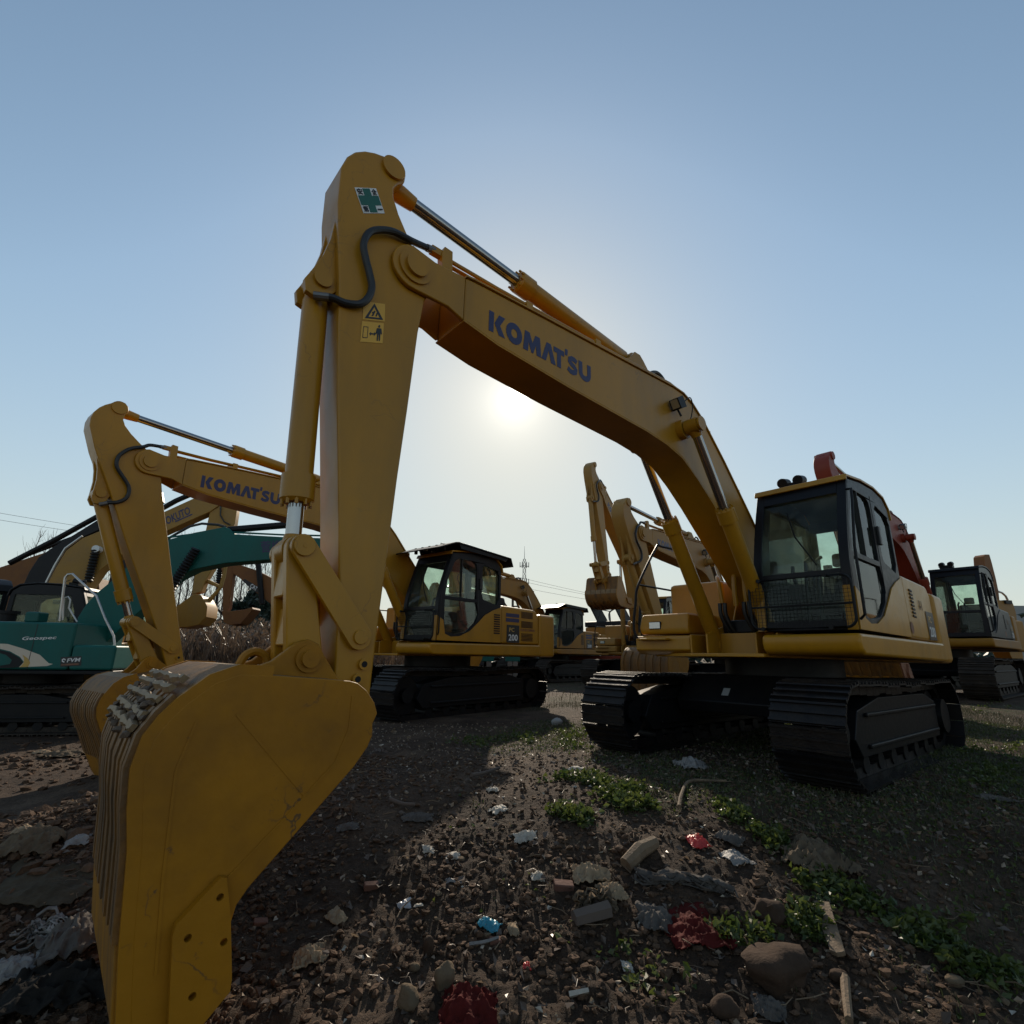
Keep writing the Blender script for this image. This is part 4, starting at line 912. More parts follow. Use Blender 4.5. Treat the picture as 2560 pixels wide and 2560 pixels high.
def side_mark(nm, pts, Y, m, root, vf=SQ, lift=0):
    P = local_on(kl, ky, Y, pts); O = (P[0][0], Y - .001 - lift, P[0][1])
    return decal(nm, vf, O, (P[1][0] - P[0][0], 0, P[1][1] - P[0][1]), (P[2][0] - P[0][0], 0, P[2][1] - P[0][1]), m, root)
def side_poly(nm, px, m, lift):
    P = local_on(kl, ky, -1.32, px); b = MB(); b.plate(P, [], lambda a, z, t: (a, t, z), -1.3215 - lift, -1.322 - lift); return b.build(nm, m, k_, smooth=False)
side_poly('stripe', [(0, 1609), (20, 1610), (60, 1622), (100, 1637), (122, 1658), (133, 1660), (118, 1665), (48, 1668), (60, 1655), (50, 1642), (25, 1628), (0, 1622)], M['tan'], .001)
side_poly('stripe', [(0, 1625), (25, 1631), (50, 1645), (58, 1657), (46, 1668), (20, 1670), (0, 1670), (0, 1664), (25, 1660), (30, 1650), (15, 1637), (0, 1633)], M['charcoal'], .002)
side_poly('stripe', [(56, 1636), (70, 1646), (76, 1657), (70, 1667), (50, 1668), (60, 1657), (61, 1646)], M['gold'], .003)
side_mark('lettering', [(56, 1603), (142, 1600), (56, 1592)], -1.322, M['white'], k_, text2d('Geospec', .012, .25), .002)
w_ = side_mark('sticker', [(151, 1667), (203, 1664), (152, 1643)], -1.322, M['decal_black'], k_)
side_mark('lettering', [(167, 1656), (201, 1654), (168, 1646)], -1.322, M['white'], w_, text2d('FVM', .02, .15), .002)
side_mark('emblem', [(154, 1657), (165, 1656), (154, 1646)], -1.322, M['white'], w_, ([(.5 + (.5 if i % 2 else .42) * math.cos(i * .524), .5 + (.5 if i % 2 else .42) * math.sin(i * .524)) for i in range(12)] + [(.5 + .2 * math.cos(i * .524), .5 + .2 * math.sin(i * .524)) for i in range(12)], [(i, (i + 1) % 12, 12 + (i + 1) % 12, 12 + i) for i in range(10)]), .002)
side_mark('stripe', [(153, 1664), (197, 1662), (153, 1660)], -1.322, M['redbrown'], w_, SQ, .002)
sm = MB()
for x in (.5, -.75): sm.box(x - .006, x + .006, -1.3245, -1.318, 1.16, 2.0)
sm.build('panel_seam', M['rubber'], k_)
px_tube('handrail', k_, [(149, 1553), (163, 1444), (170, 1436), (181, 1435), (199, 1452), (241, 1490), (262, 1545), (284, 1590), (286, 1608), (281, 1655)], kl, ky, -1.1, .022, M['silver'])
px_tube('handrail', k_, [(193, 1555), (172, 1520), (176, 1500), (170, 1492), (160, 1495), (157, 1550)], kl, ky, -1.0, .016, M['silver'])
ai = MB(); ai.cyl((-.55, -.6, 2.0), (-.55, -.6, 2.22), .15, n=18); ai.cyl((-.55, -.6, 2.22), (-.55, -.6, 2.28), .19, n=18); ai.build('air_intake', M['black'], k_)
MB().box(.15, .4, -1.2, -.9, 2.04, 2.24).build('filler_box', M['teal'], k_, bevel=.03)

# pale yellow machine behind it
sl_, sy = (-12.3, 15.3, -.2), R(12)
s_ = plain_excavator('pale yellow excavator with a lettered boom behind the teal excavator', sl_, sy, M['cream'])
sb = poly_part('boom', s_, [(98, 1600), (100, 1540), (106, 1484), (139, 1419), (165, 1376), (206, 1345), (260, 1323), (330, 1303), (402, 1283), (481, 1247), (530, 1233), (548, 1240), (550, 1262), (525, 1279), (408, 1331), (345, 1362), (290, 1395), (250, 1425), (215, 1475), (190, 1530), (175, 1600)], sl_, sy, .22, M['cream'], -.22)
poly_part('arm', s_, [(528, 1262), (545, 1240), (588, 1232), (592, 1275), (587, 1308), (570, 1345), (545, 1400), (515, 1449), (503, 1480), (478, 1486), (486, 1440), (512, 1335)], sl_, sy, .17, M['cream'], -.17)
sbk = poly_part('bucket', s_, [(432, 1522), (470, 1495), (484, 1484), (503, 1488), (511, 1502), (518, 1516), (515, 1542), (497, 1562), (470, 1568), (437, 1569)], sl_, sy, .5, M['yellow_old'], -.5)
px_tube('bucket_link', s_, [(508, 1448), (552, 1468), (520, 1505)], sl_, sy, 0, .07, M['cream'])
px_tube('bucket_cylinder', s_, [(580, 1320), (560, 1440), (552, 1468)], sl_, sy, 0, .06, M['cream'])
px_tube('arm_cylinder', s_, [(395, 1277), (440, 1252), (500, 1226), (560, 1210)], sl_, sy, 0, .08, M['black'])
px_tube('arm_hose', s_, [(552, 1262), (551, 1288), (560, 1304), (575, 1312)], sl_, sy, -.24, .022, M['rubber'])
px_tube('boom_cylinder', s_, [(240, 1374), (220, 1455)], sl_, sy, -.34, .12, M['rubber'], ribs=11)
px_tube('boom_pipe', s_, [(104, 1480), (137, 1414), (163, 1371), (206, 1340)], sl_, sy, -.2, .03, M['silver'])
bp_ = MB(); q_ = local_on(sl_, sy, -.4, [(240, 1372)])[0]; bp_.cyl((q_[0], -.43, q_[1]), (q_[0], -.2, q_[1]), .1, n=18); bp_.build('boom_pin', M['white'], s_)
d_ = local_on(sl_, sy, -.225, [(409, 1316), (477, 1284), (404, 1297)])
decal('lettering', text2d('SOKUTO', .02), (d_[0][0], -.2255, d_[0][1]), (d_[1][0] - d_[0][0], 0, d_[1][1] - d_[0][1]), (d_[2][0] - d_[0][0], 0, d_[2][1] - d_[0][1]), M['navy'], sb)
d_ = local_on(sl_, sy, -.225, [(438, 1306), (481, 1287), (437.5, 1303)])
decal('stripe', SQ, (d_[0][0], -.2255, d_[0][1]), (d_[1][0] - d_[0][0], 0, d_[1][1] - d_[0][1]), (d_[2][0] - d_[0][0], 0, d_[2][1] - d_[0][1]), M['navy'], sb)

# black machine and orange machine, farther left
dl, dy = (-15.3, 17.4, -.1), R(12)
d0 = plain_excavator('black excavator whose dark boom slopes up behind the pale yellow boom', dl, dy, M['charcoal'])
poly_part('boom', d0, [(50, 1590), (54, 1471), (72, 1430), (96, 1393), (130, 1369), (185, 1336), (243, 1300), (330, 1258), (395, 1222), (400, 1250), (340, 1285), (250, 1324), (206, 1343), (165, 1374), (139, 1416), (106, 1482), (96, 1590)], dl, dy, .22, M['charcoal'], -.22)
px_tube('arm_cylinder', d0, [(24, 1408), (130, 1354), (239, 1294), (300, 1262)], dl, dy, 0, .09, M['black'])
poly_part('arm', d0, [(330, 1205), (372, 1190), (384, 1195), (396, 1225), (392, 1262), (345, 1320), (320, 1420), (295, 1420), (325, 1300)], dl, dy, .16, M['charcoal'], -.16)
poly_part('bucket', d0, [(285, 1415), (325, 1412), (345, 1440), (330, 1490), (290, 1500), (262, 1480)], dl, dy, .5, M['charcoal'], -.5)
ol, oy = (-18.2, 20.4, 0), R(10)
o0 = plain_excavator('orange excavator farthest left, mostly hidden behind the black boom', ol, oy, M['orange'])
poly_part('boom', o0, [(-60, 1600), (-40, 1450), (0, 1418), (60, 1398), (100, 1385), (140, 1372), (200, 1345), (215, 1362), (150, 1410), (110, 1460), (70, 1600)], ol, oy, .22, M['orange'], -.22)
poly_part('arm', o0, [(195, 1350), (215, 1335), (225, 1355), (235, 1450), (215, 1452), (200, 1380)], ol, oy, .16, M['orange'], -.16)
poly_part('bucket', o0, [(205, 1445), (245, 1445), (250, 1490), (215, 1500)], ol, oy, .5, M['orange'], -.5)
px_tube('arm_cylinder', o0, [(60, 1390), (200, 1338)], ol, oy, 0, .08, M['black'])
cbk = thing('excavator_cab', 'black excavator cab cut off by the left edge of the picture', 'cab', (-11.85, 12.7, -.1), R(150))
cab_parts(cbk, M['black'], M['black'], 0, False, False, z0=1.0); MB().box(-1.4, 1.3, -.4, 1.35, .1, .995).build('cab_base', M['black'], cbk, bevel=.04)

# small roller with beacon behind the teal house
rl_ = (-10.9, 14.1, -.25); rr_ = thing('road_roller', 'small yellow machine with canopy and amber beacon behind the teal engine hood', 'roller', rl_, R(6))
MB().box(-1.2, 1.0, -.6, .6, .5, 1.5).build('body', M['yellow_old'], rr_, bevel=.06)
for x in (-.9, .9): MB().cyl((x, -.65, .48), (x, .65, .48), .47, n=26).build('drum', M['steel'], rr_)
cn = MB()
for x in (-.65, .75):
    for y in (-.55, .55): cn.tube([(x, y, 1.5), (x, y, 2.42)], .035, 8)
cn.box(-.8, .9, -.65, .65, 2.42, 2.52); cn.build('canopy', M['black'], rr_, bevel=.02)
MB().box(-.4, .5, -.4, .4, 1.5, 2.25).build('cab_box', M['yellow_old'], rr_, bevel=.04)
MB().box(-.1, .42, -.408, -.402, 1.75, 2.2).build('window', M['decal_black'], rr_)
bc = MB(); bc.tube([(.0, -.3, 2.52), (.0, -.3, 2.6), (.0, -.3, 2.66), (0, -.3, 2.69)], [.13, .13, .10, .03], 16); bc.build('beacon', M['amber'], rr_)

# tan machine with small bucket, facing left
cl_, cy_ = (-8.6, 23.5, .1), R(184)
c0 = plain_excavator('tan excavator with a lettered boom and a small raised bucket, beyond the bucket link', cl_, cy_, M['orange'])
cbm = poly_part('boom', c0, [(770, 1560), (760, 1480), (690, 1450), (640, 1425), (600, 1412), (582, 1416), (580, 1432), (600, 1446), (650, 1490), (690, 1520), (740, 1590)], cl_, cy_, .2, M['orange'], .2)
poly_part('arm', c0, [(549, 1408), (562, 1400), (590, 1402), (593, 1420), (582, 1440), (573, 1520), (566, 1530), (556, 1528), (557, 1440)], cl_, cy_, .15, M['orange'], .15)
poly_part('bucket', c0, [(554, 1526), (575, 1528), (610, 1524), (630, 1518), (632, 1523), (612, 1548), (600, 1560), (575, 1563), (558, 1555)], cl_, cy_, .45, M['orange'], .45)
px_tube('bucket_cylinder', c0, [(552, 1412), (546, 1460)], cl_, cy_, 0, .14, M['rubber'], ribs=8)
px_tube('bucket_link', c0, [(546, 1460), (540, 1520), (560, 1537)], cl_, cy_, 0, .06, M['black'])
px_tube('arm_cylinder', c0, [(588, 1408), (652, 1464)], cl_, cy_, 0, .08, M['black'])
px_tube('boom_cylinder', c0, [(645, 1402), (651, 1465), (655, 1510)], cl_, cy_, .3, .12, M['black'])
d_ = local_on(cl_, cy_, .203, [(606, 1451), (652, 1489), (616, 1445)]); P_ = local_on(cl_, cy_, .2025, [(606, 1452), (612, 1447), (650, 1470), (656, 1482), (648, 1484), (632, 1476)])
MB().plate(P_, [], lambda a, z, t: (a, t, z), .2015, .2025).build('name_patch', M['decal_black'], cbm, smooth=False)
P_ = local_on(cl_, cy_, .204, [(624, 1468), (640, 1478), (629, 1458)])
decal('lettering', text2d('CAT', .03), (P_[0][0], .204, P_[0][1]), (P_[1][0] - P_[0][0], 0, P_[1][1] - P_[0][1]), (P_[2][0] - P_[0][0], 0, P_[2][1] - P_[0][1]), M['white'], cbm)

# rusty yellow machine at the right edge
ml, my = (13.6, 17.2, .3), R(200)
m0 = plain_excavator('rusty yellow excavator with upright arm at the right edge', ml, my, M['yellow_old'], cab=False)
poly_part('boom', m0, [(2491, 1497), (2500, 1500), (2533, 1508), (2540, 1530), (2546, 1570), (2560, 1650), (2540, 1665), (2520, 1625), (2512, 1568), (2500, 1530)], ml, my, .24, M['yellow_old'], .24)
poly_part('arm', m0, [(2460, 1391), (2464, 1386), (2474, 1386), (2480, 1406), (2490, 1445), (2497, 1478), (2500, 1505), (2497, 1530), (2489, 1520), (2476, 1455), (2463, 1428)], ml, my, .17, M['orange'], .17)
px_tube('arm_hose', m0, [(2494, 1478), (2505, 1482), (2514, 1490), (2519, 1500)], ml, my, .1, .035, M['silver'])
P_ = local_on(ml, my, .3, [(2515, 1505), (2531, 1506)]); MB().box(min(P_[0][0], P_[1][0]), max(P_[0][0], P_[1][0]), .1, .3, P_[0][1] - .05, P_[0][1] + .07).build('work_lamp', M['black'], m0)

# open bonnet machine between the distant excavators
bl = (5.6, 27.0, .1); bo = thing('engine_house', 'dark engine house with its bonnet propped open, far behind the distant cab', 'engine house', bl, R(226))
MB().box(-1.6, 1.4, -1.2, 1.2, 1.0, 2.35).build('body', M['yellow_old'], bo, bevel=.06); MB().box(-1.62, 1.42, -1.22, 1.22, 2.36, 2.62).build('lid_rail', M['charcoal'], bo, bevel=.05)
for y in (-1.0, 1.0): make_track(bo, y, M['track_dusty'], 1)
MB().box(-.9, .9, -.9, .9, .42, .99).build('car_body', M['black'], bo)
bn = MB(); bn.prism([(-.2, 2.63), (.75, 2.63), (1.55, 3.55), (1.45, 3.75), (1.05, 3.85), (.75, 3.60)], -.9, -.82); bn.prism([(-.2, 2.63), (.75, 2.63), (1.55, 3.55), (1.45, 3.75), (1.05, 3.85), (.75, 3.60)], .5, .58); bn.prism([(.60, 3.30), (1.05, 3.84), (1.07, 3.80), (.64, 3.28)], -.82, .5); bn.build('bonnet', M['charcoal'], bo)
hp_ = MB(); hp_.tube(smooth_path([(-.6, .2, 2.62), (-.6, .2, 3.3), (-.5, -.3, 3.45), (-.4, -.9, 3.2), (-.4, -.9, 2.62)], 5), .04, 8); hp_.build('hand_hoop', M['steel'], bo)

# ------------------------------------------------------------------ setting beyond the yard
def grass_np(name, m, X, Y, Z, hgt, wid, lean=.35, kind='stuff', wob=None):
    n = len(X); a = rng.random(n) * 6.283; h = hgt * (.5 + .8 * rng.random(n)); l = lean * rng.random(n) * h; b = rng.random(n) * 6.283
    w = wid * (.6 + .8 * rng.random(n))
    p0 = np.stack([X - w * np.cos(a), Y - w * np.sin(a), Z - .01], 1); p1 = np.stack([X + w * np.cos(a), Y + w * np.sin(a), Z - .01], 1)
    pm = np.stack([X + l * .4 * np.cos(b), Y + l * .4 * np.sin(b), Z + h * .6], 1); e = np.stack([w * .7 * np.cos(a), w * .7 * np.sin(a), 0 * a], 1)
    pt = np.stack([X + l * np.cos(b), Y + l * np.sin(b), Z + h], 1)
    V = np.stack([p0, p1, pm + e, pm - e, pt], 1).reshape(-1, 3); k = np.arange(n) * 5
    me = bpy.data.meshes.new(name); fs = np.concatenate([np.stack([k, k + 1, k + 2], 1), np.stack([k, k + 2, k + 3], 1), np.stack([k + 3, k + 2, k + 4], 1)])
    me.from_pydata(V.tolist(), [], fs.tolist()); me.materials.append(m); o = bpy.data.objects.new(name, me); COL.objects.link(o); o['kind'] = kind; return o
def leaves_np(name, m, C, size, up=.5, link=True):
    n = len(C); s = size * (.5 + rng.random(n)); d = rng.normal(size=(n, 3)); d[:, 2] = np.abs(d[:, 2]) * up; d /= np.linalg.norm(d, axis=1)[:, None]
    t = np.cross(d, rng.normal(size=(n, 3))); t /= np.linalg.norm(t, axis=1)[:, None]; nn = np.cross(d, t)
    b = C; tip = C + d * s[:, None]; mid = C + d * s[:, None] * .5 + nn * s[:, None] * .1
    V = np.stack([b, mid + t * s[:, None] * .33, tip - nn * s[:, None] * .12, mid - t * s[:, None] * .33], 1).reshape(-1, 3); k = np.arange(n) * 4
    fs = np.concatenate([np.stack([k, k + 1, k + 2], 1), np.stack([k, k + 2, k + 3], 1)])
    me = bpy.data.meshes.new(name); me.from_pydata(V.tolist(), [], fs.tolist()); me.materials.append(m)
    o = bpy.data.objects.new(name, me)
    if link: COL.objects.link(o)
    return o
def leafmat(name, c, c2, tr=.35):
    m = bpy.data.materials.new(name); m.use_nodes = True; nt = m.node_tree; n = nt.nodes; l = nt.links; b = n['Principled BSDF']; o = n['Material Output']
    t = n.new('ShaderNodeTexCoord'); no = n.new('ShaderNodeTexNoise'); no.inputs['Scale'].default_value = 9; l.new(t.outputs['Object'], no.inputs['Vector'])
    mx = n.new('ShaderNodeMix'); mx.data_type = 'RGBA'; mx.inputs['A'].default_value = (*c, 1); mx.inputs['B'].default_value = (*c2, 1)
    mr = n.new('ShaderNodeMapRange'); mr.inputs['From Min'].default_value = .35; mr.inputs['From Max'].default_value = .65; l.new(no.outputs['Fac'], mr.inputs['Value']); l.new(mr.outputs[0], mx.inputs['Factor'])
    l.new(mx.outputs['Result'], b.inputs['Base Color']); b.inputs['Roughness'].default_value = .45
    tl = n.new('ShaderNodeBsdfTranslucent'); l.new(mx.outputs['Result'], tl.inputs['Color']); s = n.new('ShaderNodeMixShader'); s.inputs[0].default_value = tr
    l.new(b.outputs[0], s.inputs[1]); l.new(tl.outputs[0], s.inputs[2]); l.new(s.outputs[0], o.inputs['Surface']); return m
M['leaf'] = leafmat('weed_leaf', (.048, .074, .014), (.10, .12, .028), .42)
M['blade'] = leafmat('grass_blade', (.034, .045, .018), (.085, .075, .042), .25)
M['straw'] = leafmat('dry_reed', (.17, .115, .072), (.11, .075, .052), .25)
M['ever'] = leafmat('dark_needles', (.022, .040, .030), (.035, .055, .04), .1)
M['bark'] = mat('winter_bark', (.10, .075, .06), .9)
M['dryleaf'] = leafmat('dead_leaf', (.19, .13, .08), (.34, .26, .18), .25)

n = 15000; X = rng.uniform(-30, -6, n); Y = rng.uniform(26, 37, n); k = rng.random(n) < .25 + 1.6 * vnoise(X * .35, Y * .35) ** 2; X, Y = X[k], Y[k]; grass_np('reeds', M['straw'], X, Y, H(X, Y), 1.7 * (.45 + .9 * vnoise(X * .5 + 9, Y * .5)), .022, .6)
n = 5000; X = rng.uniform(-30, -6, n); Y = rng.uniform(27, 36, n); Z = H(X, Y) + (.5 + 1.5 * rng.random(n)) * (.45 + .9 * vnoise(X * .5 + 9, Y * .5)); o_ = leaves_np('reed_plumes', M['straw'], np.stack([X, Y, Z], 1), .26, 2); o_['kind'] = 'stuff'
def bare_shrub(x, y, h, lb):
    t = thing('bare_shrub', lb, 'shrub', (x, y, Hs(x, y)), 0, 'bare shrubs on the reed bank'); b = MB()
    for i in range(26):
        a = random.random() * 6.283; l_ = h * random.uniform(.5, 1.1); d = Vector((math.cos(a) * random.uniform(.1, .7), math.sin(a) * random.uniform(.1, .7), 1)).normalized(); p = d * l_ * .55
        b.tube([(0, 0, -.05), p, d * l_ + Vector((random.gauss(0, .12), random.gauss(0, .12), .05))], [.016, .011, .005], 4, cap=False)
        for q in range(4): b.tube([p * random.uniform(.6, 1.4), p * 1.3 + Vector((random.gauss(0, .3), random.gauss(0, .3), random.uniform(.1, .4)))], [.008, .004], 3, cap=False)
    b.build('branches', M['bark'], t)
for (u, y, h, lb) in ((448, 27.5, 1.5, 'bare brown shrub on the bank right of the second arm'), (505, 28.5, 1.9, 'tallest bare brown shrub in the middle of the bank'), (560, 27, 1.4, 'bare brown shrub on the bank under the small tan bucket'), (640, 28, 1.7, 'bare brown shrub on the bank beside the bucket link')): bare_shrub((u - 1280) / 1300 * y * .985, y, h, lb)
n = 2500; X = rng.uniform(-26, -7, n); Y = rng.uniform(22, 27, n); grass_np('dry_grass', M['straw'], X, Y, H(X, Y), .55, .02, .6)

def bare_tree(x, y, h, label):
    z = Hs(x, y); t = thing('bare_tree', label, 'tree', (x, y, z), random.random() * 6, 'bare trees beyond the reeds')
    tr = MB(); tp = [(random.gauss(0, .02) * i, random.gauss(0, .02) * i, h * i / 7) for i in range(8)]; tr.tube(tp, [.085 * (1 - i / 7.6) * h / 8 + .006 for i in range(8)], 6); tr.build('trunk', M['bark'], t)
    br = MB()
    for i in range(26):
        f = random.uniform(.22, .97); k = f * 7; j = int(k); p = Vector(tp[j]).lerp(Vector(tp[min(j + 1, 7)]), k - j); a = random.random() * 6.283; L = h * (.30 * (1.05 - f) + .06) * random.uniform(.7, 1.3)
        pts = [p]; d = Vector((math.cos(a) * .55, math.sin(a) * .55, .85)).normalized()
        for q in range(4): d = (d + Vector((random.gauss(0, .12), random.gauss(0, .12), .12))).normalized(); pts.append(pts[-1] + d * L / 4)
        br.tube(pts, [.022, .018, .013, .010, .006], 4, cap=False)
        for w in range(5):
            s = pts[random.randint(1, 4)]; d2 = (d + Vector((random.gauss(0, .6), random.gauss(0, .6), .3))).normalized(); br.tube([s, s + d2 * L * .22, s + d2 * L * .4 + Vector((0, 0, .1))], [.010, .008, .005], 3, cap=False)
    br.build('crown', M['bark'], t)
tl_ = [(245, 40, 7.5), (265, 44, 9), (60, 42, 9.5), (90, 45, 10), (300, 42, 7), (428, 40, 8.2), (447, 43, 9.6), (462, 45, 10), (478, 41, 8.5), (534, 42, 9), (545, 46, 10.5), (560, 43, 8.8), (575, 41, 9.2), (600, 44, 9.6), (618, 42, 8.0), (634, 46, 9.8), (655, 44, 8.6), (672, 43, 7.8), (508, 44, 9.4), (1005, 60, 8)]
ORD = ['first', 'second', 'third', 'fourth', 'fifth', 'sixth', 'seventh', 'eighth', 'ninth']; cnt_ = {}; tl_.sort(key=lambda t: t[0])
names_ = ['slender bare tree', 'tall bare tree', 'thin leafless tree', 'wide bare tree', 'crooked leafless tree']
for i, (u, y, h) in enumerate(tl_):
    x = (u - 1280) / 1300 * y * .985
    where = 'over the black boom' if u < 200 else 'beyond the pale yellow boom' if u < 350 else 'seen below the teal boom, left of the hanging bucket' if u < 500 else 'seen below the teal boom, around the small tan bucket' if u < 640 else 'near the bucket link, right end of the tree row' if u < 900 else 'far behind the second cab'
    k_i = cnt_.get(where, 0); cnt_[where] = k_i + 1
    bare_tree(x, y, h, ORD[k_i] + ' bare tree from the left ' + where)
def evergreen(x, y, h, r, label):
    z = Hs(x, y); t = thing('evergreen_bush', label, 'bush', (x, y, z), 0, 'dark evergreens beyond the reeds')
    MB().tube([(0, 0, -.1), (0, 0, h * .8)], [.12, .03], 7).build('trunk', M['bark'], t)
    n = 2600; u = rng.random(n); a = rng.random(n) * 6.283; rr = r * (1.05 - u * .8) * (.35 + .65 * np.sqrt(rng.random(n))) * (1 + .25 * np.sin(a * 3 + u * 9)); C = np.stack([rr * np.cos(a), rr * np.sin(a), h * (.05 + u * .95) + .15 * rng.normal(size=n)], 1)
    o = leaves_np('crown', M['ever'], C, .34, 1); o.parent = t
for (u, y, h, r, w) in ((605, 37, 3.4, 1.7, 'rounded dark evergreen bush right of the small tan bucket'), (640, 38, 4.4, 1.6, 'tallest dark evergreen bush beside the bucket link'), (668, 37, 3.6, 1.5, 'dark evergreen bush partly hidden by the bucket link'), (570, 40, 2.2, 2.0, 'low dark bush under the small tan bucket'), (455, 40, 2.0, 2.2, 'low bluish bush behind the reeds, below the hanging bucket')):
    evergreen((u - 1280) / 1300 * y * .985, y, h, r, w)
bx_, by_ = 22.8, 21.5; sh_ = thing('dark_shrub', 'dark leafy shrub cut by the right edge of the picture', 'shrub', (bx_, by_, Hs(bx_, by_)))
n = 1500; C = np.stack([rng.normal(0, .5, n), rng.normal(0, .5, n), rng.uniform(.1, 3.2, n)], 1); o = leaves_np('foliage', M['ever'], C, .3); o.parent = sh_; MB().tube([(0, 0, -.1), (0, 0, 2.6)], [.06, .02], 6).build('stem', M['bark'], sh_)

# lattice tower, utility pole, wires
twx, twy = 6.35, 250.0; tw = thing('lattice_tower', 'slender grey lattice telecom mast on the horizon', 'tower', (twx, twy, 0)); lat = MB()
hw = lambda z: 1.35 - .75 * z / 46
for sx in (-1, 1):
    for sy_ in (-1, 1): lat.tube([(sx * hw(z), sy_ * hw(z), z) for z in (0, 15, 30, 46)], .11, 5)
for i in range(16):
    z0, z1 = i * 46 / 16, (i + 1) * 46 / 16
    for s in (-1, 1):
        lat.tube([(-hw(z0), s * hw(z0), z0), (hw(z1), s * hw(z1), z1)], .06, 4); lat.tube([(hw(z0), s * hw(z0), z0), (-hw(z1), s * hw(z1), z1)], .06, 4)
        lat.tube([(s * hw(z0), -hw(z0), z0), (s * hw(z1), hw(z1), z1)], .06, 4); lat.tube([(-hw(z1), s * hw(z1), z1), (hw(z1), s * hw(z1), z1)], .05, 4)
lat.build('lattice', M['steel'], tw)
for z in (34.5, 42.5):
    an = MB()
    an.tube([(2.0 * math.cos(a), 2.0 * math.sin(a), z) for a in np.linspace(0, 6.283, 13)], .10, 4)
    for k in range(6): a = k * 1.047; an.box(2.1 * math.cos(a) - .16, 2.1 * math.cos(a) + .16, 2.1 * math.sin(a) - .1, 2.1 * math.sin(a) + .1, z - .5, z + 2.0)
    an.build('antenna', M['steel'], tw)
MB().tube([(0, 0, 46), (0, 0, 52.5)], [.14, .05], 6).build('lightning_rod', M['steel'], tw)
pl_ = thing('utility_pole', 'dark utility pole with two cross arms left of the mast', 'pole', (.22, 60, 0)); MB().tube([(0, 0, -.3), (0, 0, 10.0)], [.17, .12], 10).build('pole', M['bark'], pl_)
for z, w in ((9.4, 1.0), (8.3, .95)):
    c_ = MB(); c_.box(-w, w, -.06, .06, z - .06, z + .06); c_.build('cross_arm', M['bark'], pl_)
    for x in (-w + .1, -w * .45, w * .45, w - .1): MB().tube([(x, 0, z + .06), (x, 0, z + .16), (x, 0, z + .30)], [.03, .07, .05], 8).build('insulator', M['steel'], pl_)
MB().tube([(.1, 0, 6.4), (.75, -.1, 6.4)], .08, 8).build('bracket', M['bark'], pl_)
def wire(nm, a, b, sag, r, label, g):
    a, b = Vector(a), Vector(b); P = [a.lerp(b, i / 24) - Vector((0, 0, sag * 4 * (i / 24) * (1 - i / 24))) for i in range(25)]
    o = MB().tube(P, r, 4).build(nm, M['rubber'], None); tag(o, label, 'wire', g)
for i, (dz, dx) in enumerate(((9.7, .85), (9.7, -.9), (8.6, .85))):
    wire('power_line', (.22 + dx, 60, dz), (62 + dx, 95, 9 + .6 * i), 2.2, .014, ('upper right', 'upper left', 'lowest')[i] + ' thin power line sagging right from the utility pole', 'power lines right of the pole')
for i in range(2): wire('power_line', (-60, 47, 15.3 - .75 * i), (-26, 62, 12.6 - .5 * i), .6, .016, ('upper', 'lower')[i] + ' thin power line crossing the sky at the left edge', 'power lines at the left edge')
wl0 = MB(); wl0.box(0, 30, 0, .3, -1, 4.1); wo = wl0.build('boundary_wall', M['grey'], None); wo.location = (28.3, 29.5, 0); tag(wo, 'plain grey boundary wall at the far right edge', 'wall')
n = 6000; X = rng.uniform(-120, 140, n); Y = rng.uniform(95, 110, n); Z = rng.random(n) * 3.2 * (.5 + .5 * np.abs(np.sin(X * .11) + .5 * np.sin(X * .31 + 1))); tl0 = leaves_np('far_woods', M['ever'], np.stack([X, Y, Z], 1), 1.6, 1); tl0['kind'] = 'stuff'
b_ = MB(); b_.box(-.7, .7, -.25, .25, 0, .28); cb_ = b_.build('concrete_block', M['grey'], None, bevel=.02); p_ = G(2388, 1702); cb_.location = p_; cb_.rotation_euler = (0, 0, .1); cb_.scale = (.42, .7, 1); tag(cb_, 'grey concrete block on the soil beside the red machine\'s track', 'block')
for (u0, u1, v, y, m_, lb) in ((1425, 1556, 1647, 25.5, 'red', 'long red steel beam under the distant excavators'), (1160, 1240, 1647, 22, 'teal', 'teal steel beam glimpsed under the second excavator'), (1268, 1305, 1640, 23, 'teal', 'short blue green box glimpsed under the second counterweight')):
    x0, x1 = (u0 - 1280) / 1300 * y * .965, (u1 - 1280) / 1300 * y * .965; o = MB().box(0, x1 - x0, -.1, .1, 0, .28).build('steel_beam', M[m_], None, bevel=.02); o.location = (x0, y, .80); tag(o, lb, 'beam')
    st = MB(); st.box(.1, .3, -.08, .08, -.9, 0); st.box(x1 - x0 - .3, x1 - x0 - .1, -.08, .08, -.9, 0); st.build('support_leg', M['steel'], o)
for i, (v, r) in enumerate(((1658, .13), (1664, .10))):
    a, b = G(452, v + 14), G(532, v + 12); o = MB().cyl((a.x, a.y, a.z + r + .1), (b.x + .3, b.y, b.z + r + .1), r, n=14).build('concrete_pipe', M['grey'], None); tag(o, ('thicker', 'thinner')[i] + ' pale concrete pipe lying on the ground before the reeds', 'pipe', 'pale pipes before the reeds')

